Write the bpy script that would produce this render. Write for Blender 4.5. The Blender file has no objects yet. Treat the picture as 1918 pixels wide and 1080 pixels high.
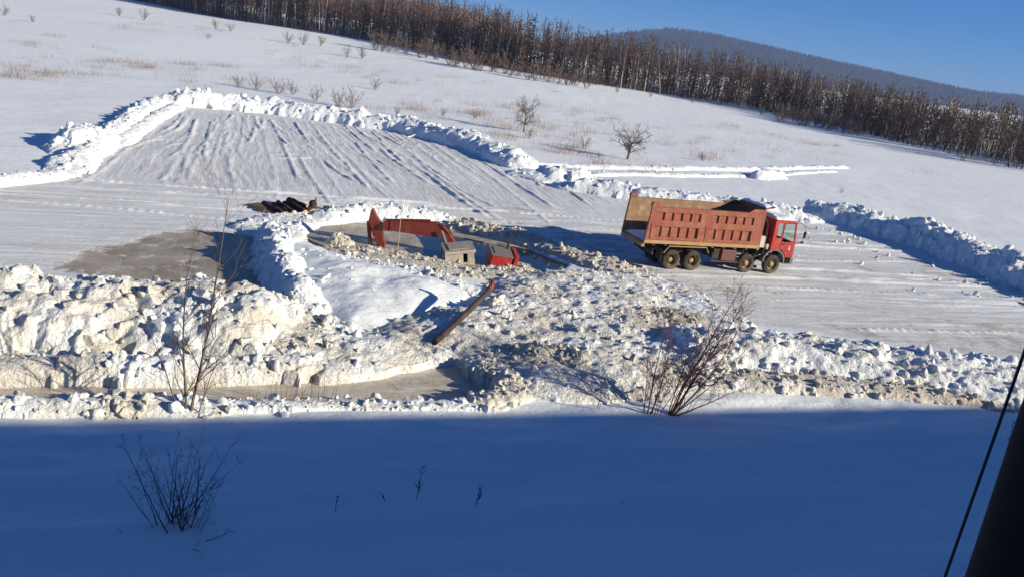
import bpy, bmesh, math, random
import numpy as np
from mathutils import Vector, Matrix

# ------------------------------------------------------------------ camera, sky, sun, exposure
scene = bpy.context.scene
R = math.radians
FPX, ROLL, PITCH, CAM_H = 1550.0, R(7.5), R(16.1), 10.3      # focal length is in pixels of a 1918 px wide picture
cam_data = bpy.data.cameras.new('camera'); cam = bpy.data.objects.new('camera', cam_data)
scene.collection.objects.link(cam); scene.camera = cam
cam_data.sensor_width = 36.0; cam_data.lens = 36.0 * FPX / 1918.0
cam_data.clip_start = 0.05; cam_data.clip_end = 30000
fw = Vector((0, math.cos(PITCH), -math.sin(PITCH))); rt = Vector((1, 0, 0)); upv = rt.cross(fw)
xr = rt * math.cos(ROLL) + upv * math.sin(ROLL)               # camera rolled: the horizon falls to the right
yr = -rt * math.sin(ROLL) + upv * math.cos(ROLL)
M = Matrix((xr, yr, -fw)).transposed().to_4x4(); M.translation = (0, 0, CAM_H); cam.matrix_world = M

SUN_EL = R(18.6); SUN_AZ = R(107.5)                              # azimuth clockwise from +Y
sdir = Vector((math.sin(SUN_AZ) * math.cos(SUN_EL), math.cos(SUN_AZ) * math.cos(SUN_EL), math.sin(SUN_EL)))
world = bpy.data.worlds.new('World'); scene.world = world; world.use_nodes = True
wn = world.node_tree; bg = wn.nodes['Background']
sky = wn.nodes.new('ShaderNodeTexSky'); sky.sky_type = 'NISHITA'; sky.sun_disc = False
sky.sun_elevation = SUN_EL; sky.sun_rotation = SUN_AZ
sky.altitude = 8000; sky.air_density = 2.0; sky.dust_density = 0.0; sky.ozone_density = 10.0
wn.links.new(sky.outputs[0], bg.inputs[0]); bg.inputs[1].default_value = 0.070
sl = bpy.data.lights.new('sun', 'SUN'); sl.energy = 5.0; sl.angle = R(0.5); sl.color = (1.0, 0.865, 0.665)
so = bpy.data.objects.new('sun', sl); scene.collection.objects.link(so)
so.rotation_euler = (-sdir).to_track_quat('-Z', 'Y').to_euler(); so.location = (60, -30, 60)
vs = scene.view_settings; vs.view_transform = 'Standard'; vs.look = 'None'; vs.gamma = 1.0; vs.exposure = 0.66
try: vs.use_curve_mapping = False
except Exception: pass
scene.cycles.use_denoising = True
scene.cycles.max_bounces = 8; scene.cycles.diffuse_bounces = 3; scene.cycles.transparent_max_bounces = 8

# ------------------------------------------------------------------ helpers
C = scene.collection
rng = np.random.default_rng(7); random.seed(7)
TH = R(19.3)                                                   # direction of the railway in plan
U = np.array([math.cos(TH), math.sin(TH)]); N = np.array([-math.sin(TH), math.cos(TH)])
def st(x, y): return x * U[0] + y * U[1], x * N[0] + y * N[1]
def xy(s, t): return s * U[0] + t * N[0], s * U[1] + t * N[1]
def sstep(a, b, v):
    q = np.clip((v - a) / (b - a), 0, 1); return q * q * (3 - 2 * q)

def zbase(x, y):                                               # the large form of the land
    x = np.asarray(x, float); y = np.asarray(y, float)
    s, t = st(x, y)
    q = np.clip((10.6 - t) / 8.6, 0, 1)
    emb = 7.75 * (q - 0.05 * np.sin(q * 2 * math.pi))           # railway embankment
    emb = emb + 1.13 * np.clip((-0.9 - t) / 1.2, 0, 1)           # ballast bed under the rails
    emb = np.where(t < -9, 8.88 * np.clip((t + 21) / 12, 0, 1), emb)
    k = 0.030 - 0.012 * np.tanh(x / 60)
    yy = np.clip(y, 0, 460)
    rise = k * 22 * np.log1p(np.exp(np.clip((yy - 130) / 22, -30, 30)))
    brow = 0.10 * np.exp(-((t - 19.5) / 1.8) ** 2)
    return emb + rise + brow

def ray(px, py):
    dx, dy = px - 959, py - 540
    c, s = math.cos(ROLL), math.sin(ROLL)
    u = dx * c + dy * s; v = -dx * s + dy * c
    cp, sp = math.cos(PITCH), math.sin(PITCH)
    return np.array([u, FPX * cp - v * sp, -FPX * sp - v * cp]) / FPX
def P(px, py, z=0.0):                                          # survey: a sight line onto a level plane
    d = ray(px, py); t = (z - CAM_H) / d[2]
    return np.array([d[0] * t, d[1] * t, z])
def W(px, py, Y):                                              # survey: a sight line onto an upright plane
    d = ray(px, py); t = Y / d[1]
    return np.array([d[0] * t, Y, CAM_H + d[2] * t])
def HIT(px, py):                                               # survey: a sight line onto the land
    d = ray(px, py); t = 5.0
    for _ in range(4000):
        p = d * t; z = CAM_H + p[2]; g = float(zbase(p[0], p[1]))
        if z <= g: break
        t += max(0.05, (z - g) * 0.5)
        if t > 1500: break
    return np.array([d[0] * t, d[1] * t, float(zbase(d[0] * t, d[1] * t))])

_tab = rng.random((256, 256))
def vnoise(x, y, o=0):
    x = np.asarray(x, float) + o * 17.37; y = np.asarray(y, float) + o * 9.71
    xi = np.floor(x).astype(int); yi = np.floor(y).astype(int)
    fx = x - xi; fy = y - yi; fx = fx * fx * (3 - 2 * fx); fy = fy * fy * (3 - 2 * fy)
    a = _tab[xi & 255, yi & 255]; b = _tab[(xi + 1) & 255, yi & 255]
    c = _tab[xi & 255, (yi + 1) & 255]; d = _tab[(xi + 1) & 255, (yi + 1) & 255]
    return (a * (1 - fx) + b * fx) * (1 - fy) + (c * (1 - fx) + d * fx) * fy
def fbm(x, y, oct=4, o=0):
    v = 0; a = 0.5
    for i in range(oct):
        v = v + a * vnoise(x * 2 ** i, y * 2 ** i, o + i * 3); a *= 0.5
    return v                                                    # about 0 .. 0.94

def dist_poly(x, y, pts):
    d = np.full(x.shape, 1e9); along = np.zeros(x.shape); tot = 0.0
    for (ax, ay), (bx, by) in zip(pts[:-1], pts[1:]):
        L2 = (bx - ax) ** 2 + (by - ay) ** 2
        q = np.clip(((x - ax) * (bx - ax) + (y - ay) * (by - ay)) / max(L2, 1e-9), 0, 1)
        e = np.hypot(x - ax - q * (bx - ax), y - ay - q * (by - ay))
        m = e < d; d = np.where(m, e, d); along = np.where(m, tot + q * math.sqrt(L2), along); tot += math.sqrt(L2)
    return d, along, tot
def inside(x, y, pts):
    r = np.zeros(x.shape, bool); n = len(pts)
    for i in range(n):
        ax, ay = pts[i]; bx, by = pts[(i + 1) % n]
        if ay == by: continue
        c = ((ay > y) != (by > y)) & (x < (bx - ax) * (y - ay) / (by - ay) + ax); r ^= c
    return r
def sdist(x, y, pts):                                           # >0 inside
    d, _, _ = dist_poly(x, y, list(pts) + [pts[0]])
    return np.where(inside(x, y, pts), d, -d)
def PX(l, z=0.0): return [tuple(P(a, b, z)[:2]) for a, b in l]

def tag(o, label=None, cat=None, group=None, kind=None):
    if label: o['label'] = label
    if cat: o['category'] = cat
    if group: o['group'] = group
    if kind: o['kind'] = kind
    return o
def link(name, mesh, parent=None):
    o = bpy.data.objects.new(name, mesh); C.objects.link(o)
    if parent is not None: o.parent = parent
    return o
def empty(name, loc=(0, 0, 0), rz=0.0):
    o = bpy.data.objects.new(name, None); C.objects.link(o); o.location = loc; o.rotation_euler = (0, 0, rz); o.empty_display_size = 0.3
    return o
def raw_mesh(name, verts, faces, mat, smooth=False, attrs=None):
    """faces: list of int arrays (n,k)"""
    me = bpy.data.meshes.new(name)
    verts = np.asarray(verts, np.float32); me.vertices.add(len(verts)); me.vertices.foreach_set('co', verts.ravel())
    faces = [np.asarray(f, np.int32) for f in faces if len(f)]
    li = np.concatenate([f.ravel() for f in faces]); tot = np.concatenate([np.full(len(f), f.shape[1], np.int32) for f in faces])
    start = np.concatenate([[0], np.cumsum(tot)[:-1]]).astype(np.int32)
    me.loops.add(len(li)); me.loops.foreach_set('vertex_index', li)
    me.polygons.add(len(tot)); me.polygons.foreach_set('loop_start', start); me.polygons.foreach_set('loop_total', tot)
    if attrs:
        for k, v in attrs.items():
            a = me.attributes.new(k, 'FLOAT', 'POINT'); a.data.foreach_set('value', np.asarray(v, np.float32).ravel())
    me.update(calc_edges=True); me.validate()
    me.polygons.foreach_set('use_smooth', np.full(len(me.polygons), smooth, bool))
    if mat: me.materials.append(mat)
    return me

class MB:
    """collects simple solids into one mesh"""
    def __init__(s): s.v = []; s.f = []
    def add(s, vs, fs):
        o = len(s.v); s.v += [tuple(map(float, q)) for q in vs]; s.f += [tuple(i + o for i in f) for f in fs]; return s
    def box(s, x0, x1, y0, y1, z0, z1):
        return s.add([(x0,y0,z0),(x1,y0,z0),(x1,y1,z0),(x0,y1,z0),(x0,y0,z1),(x1,y0,z1),(x1,y1,z1),(x0,y1,z1)],
                     [(0,3,2,1),(4,5,6,7),(0,1,5,4),(1,2,6,5),(2,3,7,6),(3,0,4,7)])
    def prism(s, poly, a, b, axis='y'):
        """poly in the plane across `axis` (x,z for y; y,z for x; x,y for z), extruded a..b"""
        def q(p, w): return (p[0], w, p[1]) if axis == 'y' else ((w, p[0], p[1]) if axis == 'x' else (p[0], p[1], w))
        n = len(poly)
        return s.add([q(p, a) for p in poly] + [q(p, b) for p in poly],
                     [tuple(range(n)), tuple(range(2 * n - 1, n - 1, -1))] + [(i, i + n, (i + 1) % n + n, (i + 1) % n) for i in range(n)])
    def tube(s, pts, radii, n=8, cap=True):
        pts = [Vector(p) for p in pts]; base = len(s.v); t0 = (pts[1] - pts[0]).normalized()
        ref = Vector((0, 0, 1)) if abs(t0.z) < 0.9 else Vector((1, 0, 0)); vs = []
        if not hasattr(radii, '__len__'): radii = [radii] * len(pts)
        for i, p in enumerate(pts):
            t = (pts[min(i + 1, len(pts) - 1)] - pts[max(i - 1, 0)]).normalized()
            a = t.cross(ref).normalized(); b = a.cross(t)
            for k in range(n):
                w = 2 * math.pi * k / n; vs.append(p + (a * math.cos(w) + b * math.sin(w)) * radii[i])
        fs = [(i * n + k, i * n + (k + 1) % n, (i + 1) * n + (k + 1) % n, (i + 1) * n + k) for i in range(len(pts) - 1) for k in range(n)]
        if cap: fs += [tuple(range(n - 1, -1, -1)), tuple((len(pts) - 1) * n + k for k in range(n))]
        return s.add(vs, fs)
    def lathe(s, prof, n=28, axis='y', c=(0, 0, 0), caps=True):
        """prof: (radius, along)"""
        vs = []
        for r, a in prof:
            for k in range(n):
                w = 2 * math.pi * k / n; u, v = r * math.cos(w), r * math.sin(w)
                vs.append((c[0] + u, c[1] + a, c[2] + v) if axis == 'y' else (c[0] + u, c[1] + v, c[2] + a))
        m = len(prof)
        fs = [(i * n + k, i * n + (k + 1) % n, (i + 1) * n + (k + 1) % n, (i + 1) * n + k) for i in range(m - 1) for k in range(n)]
        if caps: fs += [tuple(range(n)), tuple((m - 1) * n + k for k in range(n))]
        return s.add(vs, fs)
    def mesh(s, name, mat, smooth=False, bevel=0):
        me = bpy.data.meshes.new(name); me.from_pydata(s.v, [], s.f); 
        bm = bmesh.new(); bm.from_mesh(me); bmesh.ops.recalc_face_normals(bm, faces=bm.faces)
        if bevel: bmesh.ops.bevel(bm, geom=bm.edges[:], offset=bevel, segments=2, affect='EDGES', profile=0.6, clamp_overlap=True)
        bm.to_mesh(me); bm.free()
        me.polygons.foreach_set('use_smooth', np.full(len(me.polygons), smooth, bool)); me.materials.append(mat); return me
    def build(s, name, mat, parent=None, smooth=False, bevel=0, angle=None):
        me = s.mesh(name, mat, smooth or angle is not None, bevel)
        if angle is not None:
            try: me.set_sharp_from_angle(angle=R(angle))
            except Exception: pass
        return link(name, me, parent)

# ------------------------------------------------------------------ materials
def nt(name):
    m = bpy.data.materials.new(name); m.use_nodes = True
    return m, m.node_tree, m.node_tree.nodes['Principled BSDF']
class G:
    """small node-graph writer"""
    def __init__(s, t): s.t = t
    def n(s, typ, **kw):
        x = s.t.nodes.new(typ)
        for k, v in kw.items(): setattr(x, k, v)
        return x
    def l(s, a, b): s.t.links.new(a, b)
    def pos(s): return s.n('ShaderNodeNewGeometry').outputs['Position']
    def mapping(s, vec, scale=(1, 1, 1), rot=(0, 0, 0)):
        m = s.n('ShaderNodeMapping'); m.inputs['Rotation'].default_value = rot; m.inputs['Scale'].default_value = scale; s.l(vec, m.inputs['Vector']); return m.outputs[0]
    def noise(s, vec, scale, detail=4, rough=0.55, dist=0.0):
        x = s.n('ShaderNodeTexNoise'); x.inputs['Scale'].default_value = scale; x.inputs['Detail'].default_value = detail
        x.inputs['Roughness'].default_value = rough; x.inputs['Distortion'].default_value = dist; s.l(vec, x.inputs['Vector']); return x.outputs['Fac']
    def ramp(s, fac, a, b, lo=0.0, hi=1.0):
        x = s.n('ShaderNodeMapRange'); x.interpolation_type = 'SMOOTHSTEP'; x.inputs['From Min'].default_value = a; x.inputs['From Max'].default_value = b
        x.inputs['To Min'].default_value = lo; x.inputs['To Max'].default_value = hi; s.l(fac, x.inputs['Value']); return x.outputs['Result']
    def math(s, op, a, b=None):
        x = s.n('ShaderNodeMath', operation=op)
        for i, v in enumerate((a, b)):
            if v is None: continue
            if isinstance(v, (int, float)): x.inputs[i].default_value = v
            else: s.l(v, x.inputs[i])
        return x.outputs[0]
    def mix(s, fac, a, b):
        x = s.n('ShaderNodeMix', data_type='RGBA')
        if isinstance(fac, (int, float)): x.inputs[0].default_value = fac
        else: s.l(fac, x.inputs[0])
        for i, v in ((6, a), (7, b)):
            if isinstance(v, tuple): x.inputs[i].default_value = v + (1,) if len(v) == 3 else v
            else: s.l(v, x.inputs[i])
        return x.outputs[2]
    def attr(s, name): return s.n('ShaderNodeAttribute', attribute_name=name).outputs['Fac']
    def bump(s, h, strength, dist, nrm=None):
        x = s.n('ShaderNodeBump'); x.inputs['Strength'].default_value = strength; x.inputs['Distance'].default_value = dist; s.l(h, x.inputs['Height'])
        if nrm is not None: s.l(nrm, x.inputs['Normal'])
        return x.outputs[0]

SNOW = (0.76, 0.83, 0.87); BEIGE = (0.555, 0.535, 0.47); BROWN = (0.20, 0.155, 0.11)
def mat_rubble(name, dirt=0.3, brown=0.0, bump=0.5, scale=1.0, base=SNOW):
    m, t, b = nt(name); g = G(t); p = g.pos()
    n1 = g.noise(p, 0.45 * scale, 5, 0.6); n2 = g.noise(p, 2.6 * scale, 6, 0.65); n3 = g.noise(p, 9 * scale, 5, 0.6)
    d = g.math('ADD', g.math('MULTIPLY', n1, 0.6), g.math('MULTIPLY', n2, 0.4))
    f1 = g.ramp(d, 0.62 - 0.42 * dirt, 0.80 - 0.30 * dirt)
    f1 = g.math('MULTIPLY', f1, min(1.0, 0.35 + dirt))
    col = g.mix(f1, base, BEIGE)
    f2 = g.ramp(g.math('ADD', g.math('MULTIPLY', n1, 0.5), g.math('MULTIPLY', n3, 0.5)), 0.66 - 0.24 * brown, 0.74 - 0.18 * brown)
    f2 = g.math('MULTIPLY', f2, min(0.8, brown * 1.1)) if brown > 0 else 0.0
    col = g.mix(f2, col, BROWN)
    g.l(col, b.inputs['Base Color']); b.inputs['Roughness'].default_value = 0.7; b.inputs['Specular IOR Level'].default_value = 0.25
    h = g.math('ADD', g.math('MULTIPLY', n2, 0.5), g.math('MULTIPLY', n3, 0.5))
    g.l(g.bump(h, min(1.0, bump * 1.6), 0.22), b.inputs['Normal']); return m
def mat_flat(name, col, rough=0.6, metal=0.0, var=0.25, scale=6.0, dirt=None, dirt_amt=0.4, spec=0.4, bump=0.0):
    m, t, b = nt(name); g = G(t); tc = g.n('ShaderNodeTexCoord').outputs['Object']
    n = g.noise(tc, scale, 5, 0.6); dark = tuple(c * (1 - var) for c in col); lite = tuple(min(1, c * (1 + var * 0.5)) for c in col)
    c_ = g.mix(n, dark, lite)
    if dirt:
        f = g.math('MULTIPLY', g.ramp(g.noise(tc, scale * 0.35, 6, 0.7), 0.38, 0.72), dirt_amt); c_ = g.mix(f, c_, dirt)
        rr = g.math('ADD', g.math('MULTIPLY', f, 0.5), rough); g.l(rr, b.inputs['Roughness'])
    else: b.inputs['Roughness'].default_value = rough
    g.l(c_, b.inputs['Base Color']); b.inputs['Metallic'].default_value = metal; b.inputs['Specular IOR Level'].default_value = spec
    if bump: g.l(g.bump(n, bump, 0.03), b.inputs['Normal'])
    return m

def mat_paint(name, col, streak, dust, amt=0.6, rough=0.5, sc=1.0):
    m, t, b = nt(name); g = G(t); tc = g.n('ShaderNodeTexCoord').outputs['Object']
    n = g.noise(tc, 1.6 * sc, 6, 0.65); fine = g.noise(tc, 14 * sc, 5, 0.7); run = g.noise(g.mapping(tc, (7 * sc, 7 * sc, 0.7 * sc)), 1.0, 5, 0.65, 0.2)
    c_ = g.mix(n, tuple(v * .72 for v in col), tuple(min(1, v * 1.15) for v in col))
    c_ = g.mix(g.math('MULTIPLY', g.ramp(run, 0.50, 0.70), amt), c_, streak)
    f = g.math('MULTIPLY', g.ramp(g.math('ADD', g.math('MULTIPLY', n, .55), g.math('MULTIPLY', fine, .45)), 0.48, 0.62), amt)
    c_ = g.mix(f, c_, dust)
    g.l(c_, b.inputs['Base Color']); g.l(g.math('ADD', g.math('MULTIPLY', f, 0.35), rough), b.inputs['Roughness']); b.inputs['Specular IOR Level'].default_value = 0.35
    g.l(g.bump(n, 0.25, 0.05), b.inputs['Normal']); return m
def mat_ground():
    m, t, b = nt('snow_ground'); g = G(t); p = g.pos()
    pr = g.mapping(p, (1, 1, 1), (0, 0, -TH))                       # x along the railway, y across
    pack, ice, lot, road, wht, dirt = (g.attr(k) for k in ('pack', 'ice', 'lot', 'road', 'wht', 'dirt'))
    nbig = g.noise(p, 0.12, 5, 0.6); nmid = g.noise(p, 0.9, 6, 0.62); nfin = g.noise(p, 6.0, 5, 0.6)
    # streaks dragged across the lot (push marks) and along the road (wheel marks)
    sl_ = g.noise(g.mapping(pr, (3.4, 0.42, 1)), 1.0, 8, 0.72, 0.5); sr_ = g.noise(g.mapping(pr, (0.32, 2.6, 1)), 1.0, 8, 0.74, 0.6)
    str_ = g.math('ADD', g.math('MULTIPLY', sl_, lot), g.math('MULTIPLY', sr_, road))
    grey = g.mix(g.ramp(nbig, 0.3, 0.7), (0.69, 0.745, 0.775), (0.565, 0.585, 0.58))
    grey = g.mix(g.ramp(str_, 0.46, 0.64), grey, (0.73, 0.79, 0.83))
    grey = g.mix(g.math('MULTIPLY', g.ramp(g.math('SUBTRACT', 1.0, str_), 0.54, 0.68), 0.45), grey, (0.43, 0.435, 0.415))
    grey = g.mix(g.math('MULTIPLY', g.ramp(g.noise(p, 1.7, 6, 0.7), 0.52, 0.64), 0.6), grey, (0.76, 0.79, 0.83)); grey = g.mix(wht, grey, SNOW)
    icec = g.mix(g.ramp(g.noise(p, 0.55, 6, 0.65, 0.4), 0.35, 0.68), (0.27, 0.235, 0.165), (0.43, 0.39, 0.31))
    icec = g.mix(g.math('MULTIPLY', g.ramp(g.noise(p, 1.1, 7, 0.7, 0.6), 0.56, 0.64), 0.75), icec, (0.70, 0.71, 0.72)); icec = g.mix(g.math('MULTIPLY', g.ramp(g.noise(g.mapping(pr, (2.2, 0.5, 1)), 1.0, 7, 0.72, 0.6), 0.55, 0.66), 0.5), icec, (0.62, 0.62, 0.60)); icec = g.mix(g.math('MULTIPLY', g.ramp(g.noise(p, 0.7, 6, 0.7, 0.8), 0.54, 0.66), 0.6), icec, (0.20, 0.17, 0.125))
    col = g.mix(pack, SNOW, grey)
    icef = g.ramp(g.math('ADD', ice, g.math('MULTIPLY', g.math('SUBTRACT', g.noise(p, 0.8, 6, 0.65), 0.5), 1.1)), 0.35, 0.62)
    icef = g.math('MULTIPLY', icef, g.ramp(ice, 0.02, 0.2))
    col = g.mix(icef, col, icec)
    df = g.math('MULTIPLY', g.ramp(g.math('ADD', nmid, g.math('MULTIPLY', dirt, 0.35)), 0.60, 0.82), dirt)
    col = g.mix(df, col, (0.22, 0.165, 0.115))
    g.l(col, b.inputs['Base Color'])
    g.l(g.math('SUBTRACT', 0.72, g.math('MULTIPLY', icef, 0.28)), b.inputs['Roughness']); b.inputs['Specular IOR Level'].default_value = 0.3
    h = g.math('ADD', g.math('MULTIPLY', g.math('MULTIPLY', str_, pack), 0.50), g.math('MULTIPLY', nfin, 0.16))
    h = g.math('ADD', h, g.math('MULTIPLY', g.noise(g.mapping(pr, (0.5, 1.4, 1)), 1.0, 5, 0.6), 0.18)); h = g.math('ADD', h, g.math('MULTIPLY', g.math('MULTIPLY', g.noise(p, 0.55, 5, 0.6), g.math('SUBTRACT', 1.0, pack)), 0.45))
    hs = g.math('SUBTRACT', 1.0, g.math('MULTIPLY', icef, 0.7))
    g.l(g.bump(g.math('MULTIPLY', h, hs), 0.75, 0.20), b.inputs['Normal']); return m

M_GROUND = mat_ground()
M_BANK_WHITE = mat_rubble('clean_snow_rubble', 0.10, 0.0, 0.55)
M_BANK_GREY = mat_rubble('grey_snow_rubble', 0.42, 0.12, 0.55)
M_BANK_GREY2 = mat_rubble('trampled_snow_rubble', 0.60, 0.22, 0.6)
M_BANK_DIRTY = mat_rubble('dirty_snow_rubble', 0.60, 0.30, 0.6)
M_BANK_DIRTY2 = mat_rubble('creamy_snow_rubble', 0.75, 0.15, 0.6)
M_BANK_MUD = mat_rubble('muddy_ice_rubble', 0.95, 0.42, 0.6)
M_SNOW_PLAIN = mat_rubble('soft_snow', 0.0, 0.0, 0.2, 0.7)
def mat_ice(name, a, b_, dust, amt, rough):
    m, t, b = nt(name); g = G(t); p = g.pos(); pr = g.mapping(p, (1, 1, 1), (0, 0, -TH))
    n1 = g.noise(p, 1.3, 7, 0.68, 0.5); n2 = g.noise(g.mapping(pr, (0.5, 3.5, 1)), 1.0, 6, 0.7, 0.4); n3 = g.noise(p, 5.0, 6, 0.7)
    c_ = g.mix(g.ramp(n1, 0.36, 0.62), a, b_); c_ = g.mix(g.math('MULTIPLY', g.ramp(n2, 0.50, 0.60), amt), c_, dust); c_ = g.mix(g.math('MULTIPLY', g.ramp(n3, 0.58, 0.68), amt), c_, dust)
    g.l(c_, b.inputs['Base Color']); g.l(g.ramp(n2, 0.4, 0.65, rough, 0.75), b.inputs['Roughness']); b.inputs['Specular IOR Level'].default_value = 0.45
    g.l(g.bump(g.math('ADD', n1, g.math('MULTIPLY', n3, 0.6)), 0.45, 0.10), b.inputs['Normal']); return m
M_ICE = mat_ice('river_ice', (0.36, 0.32, 0.25), (0.50, 0.465, 0.40), (0.70, 0.69, 0.67), 0.55, 0.28)
M_SLUSH = mat_ice('slush_ice', (0.24, 0.205, 0.15), (0.42, 0.385, 0.31), (0.58, 0.56, 0.52), 0.5, 0.32)
M_WATER = mat_flat('pit_water', (0.018, 0.024, 0.034), 0.10, 0, 0.3, 0.6, None, 0, 0.5)
M_MUDWATER = mat_flat('stream_water', (0.10, 0.065, 0.035), 0.12, 0, 0.35, 1.2, None, 0, 0.5)

# ------------------------------------------------------------------ the ground, one sheet out to the horizon
PLOWED = PX([(-200,352),(0,348),(120,337),(200,270),(325,203),(520,214),(760,250),(905,282),(972,314),(1040,352),(1160,367),(1340,392),(1510,414),
             (1680,452),(1918,530),(2150,600),(2150,705),(1918,680),(1700,652),(1500,618),(1300,592),(1180,520),(1000,500),(850,440),(650,412),(520,430),(500,470),(495,545),(300,545),(0,540),(-200,540)])
POND = PX([(230,450),(330,425),(430,430),(498,440),(505,560),(420,560),(300,540),(170,520),(90,500),(150,470)])
PIT = PX([(575,430),(640,414),(740,420),(850,426),(915,446),(965,456),(1062,492),(1045,508),(960,512),(880,503),(800,492),(700,478),(615,466),(575,448)])
STREAM = PX([(-250,700),(0,704),(340,708),(640,696),(760,680),(850,668),(930,690),(940,738),(800,740),(640,738),(400,738),(200,742),(-250,752)])
ROAD_WET = PX([(640,412),(850,412),(960,405),(1180,440),(1300,520),(1500,540),(1500,570),(1250,560),(1050,470),(900,440)])

def growth(a, b, h, r):
    o = [a]; 
    while o[-1] < b: o.append(o[-1] + h); h *= r
    return o[1:]
def make_ground():
    xs = list(np.arange(-42, 40, 0.15)); xs = [-q for q in growth(42, 5500, 0.3, 1.09)][::-1] + xs + growth(40, 5500, 0.3, 1.09)
    ys = list(np.arange(12, 48, 0.17)) + list(np.arange(48, 98, 0.145)); ys = [-q for q in growth(-12, 300, 0.3, 1.12)][::-1] + ys + growth(98, 5600, 0.3, 1.045)
    X, Y = np.meshgrid(np.array(xs), np.array(ys)); S, T = st(X, Y)
    z = zbase(X, Y); near = (np.abs(X) < 60) & (Y > 8) & (Y < 110)
    Z = z + (fbm(X / 9, Y / 9, 3, 2) - 0.47) * 0.25 + (fbm(X / 2.2, Y / 3.1, 3, 5) - 0.47) * 0.07
    Z = np.where(Y > 110, Z + (fbm(X / 40, Y / 40, 3, 3) - 0.47) * 1.0 * sstep(110, 200, Y), Z)
    sm = sstep(10, 13, T) * (1 - sstep(21.5, 25, T)); Z = Z + sm * (fbm(S / 5.5, T / 2.0, 4, 11) - 0.47) * 0.45 + sm * (fbm(S / 1.3, T / 0.5, 3, 14) - 0.47) * 0.09     # drifts in front
    sd = np.full(X.shape, -50.0); sd[near] = sdist(X[near], Y[near], PLOWED)
    edge = sd + (fbm(X / 1.5, Y / 1.5, 3, 4) - 0.47) * 1.4
    pack = sstep(-0.4, 0.9, edge)
    lot = sstep(50.5, 54, T + (fbm(S / 3, T / 3, 2, 8) - 0.47) * 5) * pack; road = pack - lot
    flat = z + 0.0
    Z = Z * (1 - 0.8 * pack) + (flat - 0.06) * 0.8 * pack
    # push ridges across the lot, wheel ruts along the road
    wS = S + 1.6 * (fbm(S / 11, T / 14, 3, 6) - 0.47) * 2 + 0.0016 * (T - 70) ** 2 * np.sin(S / 9.0)
    r1 = vnoise(wS / 0.55, T / 9, 21); r2 = np.clip(1 - np.abs(((wS + 0.6 * vnoise(wS / 3, T / 30, 5)) / 2.55) % 1 - 0.5) / 0.07, 0, 1)
    amp = sstep(0.32, 0.62, fbm(S / 6, T / 8, 3, 13))
    ridge_l = (0.03 * (r1 - 0.5) + 0.0 * r2 * sstep(0.35, 0.6, vnoise(wS / 1.2, T / 7, 31))) * (0.35 + 0.8 * amp)
    wT = T + 0.9 * (fbm(S / 16, T / 9, 3, 16) - 0.47)
    r3 = vnoise(S / 12, wT / 0.42, 41); r4 = np.clip(1 - np.abs((wT / 2.1) % 1 - 0.5) / 0.08, 0, 1) * sstep(0.45, 0.7, vnoise(S / 9, wT / 1.3, 44))
    lug = 0.5 + 0.5 * np.sin(S * 2 * math.pi / 0.55)
    ridge_r = (0.07 * (r3 - 0.5) + 0.07 * r4 * (0.55 + 0.45 * lug)) * (0.3 + 0.9 * sstep(0.35, 0.6, fbm(S / 9, T / 5, 3, 19)))
    ridge_l = ridge_l * 0.8 + 0.065 * (vnoise(wS / 0.30, T / 5, 71) - 0.5) * sstep(0.40, 0.62, fbm(S / 4, T / 5, 3, 73))
    r = np.random.default_rng(202); add = np.zeros(X.shape)
    def stamp(pts, w, h, lugs=0.0):
        a_ = np.array(pts); m_ = (X > a_[:, 0].min() - 1) & (X < a_[:, 0].max() + 1) & (Y > a_[:, 1].min() - 1) & (Y < a_[:, 1].max() + 1)
        if not m_.any(): return
        d_, al_, tot_ = dist_poly(X[m_], Y[m_], pts); w_ = w * (0.6 + 0.8 * vnoise(al_ / 0.8, al_ * 0 + h * 50, 3)); hh = h * sstep(0, 1.2, al_) * sstep(0, 1.5, tot_ - al_) * (0.35 + 1.0 * vnoise(al_ / 1.1, al_ * 0 + w * 99, 5))
        if lugs: hh = hh * (1 - lugs * (np.sin(al_ * 2 * math.pi / 0.5) > 0.2))
        add[m_] = np.maximum(add[m_], hh * np.clip(1 - (d_ / w_) ** 2, 0, 1))
    for k in range(230):
        s0 = -9 + 36 * r.random(); t1 = 93 - 3 * r.random() - 26 * r.random() ** 2; L = 5 + 18 * r.random(); cv = 1.0 * math.sin(s0 / 6.0) + r.normal() * .45; dr = r.normal() * .25
        n_ = 10; stamp([xy(s0 + dr * q + cv * q * q, t1 - L * q) for q in np.linspace(0, 1, n_)], 0.09 + 0.09 * r.random(), 0.03 + 0.12 * r.random() ** 2.2)
    for k in range(60):                                               # wheel marks along the road
        s0 = -16 + 60 * r.random(); t0 = 29 + 24 * r.random(); L = 6 + 22 * r.random(); cv = r.normal() * 1.2
        if s0 < 14 and t0 < 42: t0 = 46 + 7 * r.random()
        stamp([xy(s0 + L * q, t0 + cv * q * q) for q in np.linspace(0, 1, 10)], 0.12 + 0.14 * r.random(), 0.03 + 0.09 * r.random() ** 1.5, 0.6 if r.random() < .5 else 0)
    for k in range(4):                                                # turning marks
        a0 = r.random() * 6.28; c0 = (-4 + 26 * r.random(), 56 + 26 * r.random()); rad = 2 + 4 * r.random()
        for dr in (0, 1.9): stamp([xy(c0[0] + (rad + dr) * math.cos(a0 + q), c0[1] + (rad + dr) * math.sin(a0 + q)) for q in np.linspace(0, 1.1, 9)], 0.16, 0.05 + .04 * r.random())
    ridge_l = ridge_l + add; ridge_r = ridge_r + add
    Z = Z + ridge_l * lot + ridge_r * road
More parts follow.
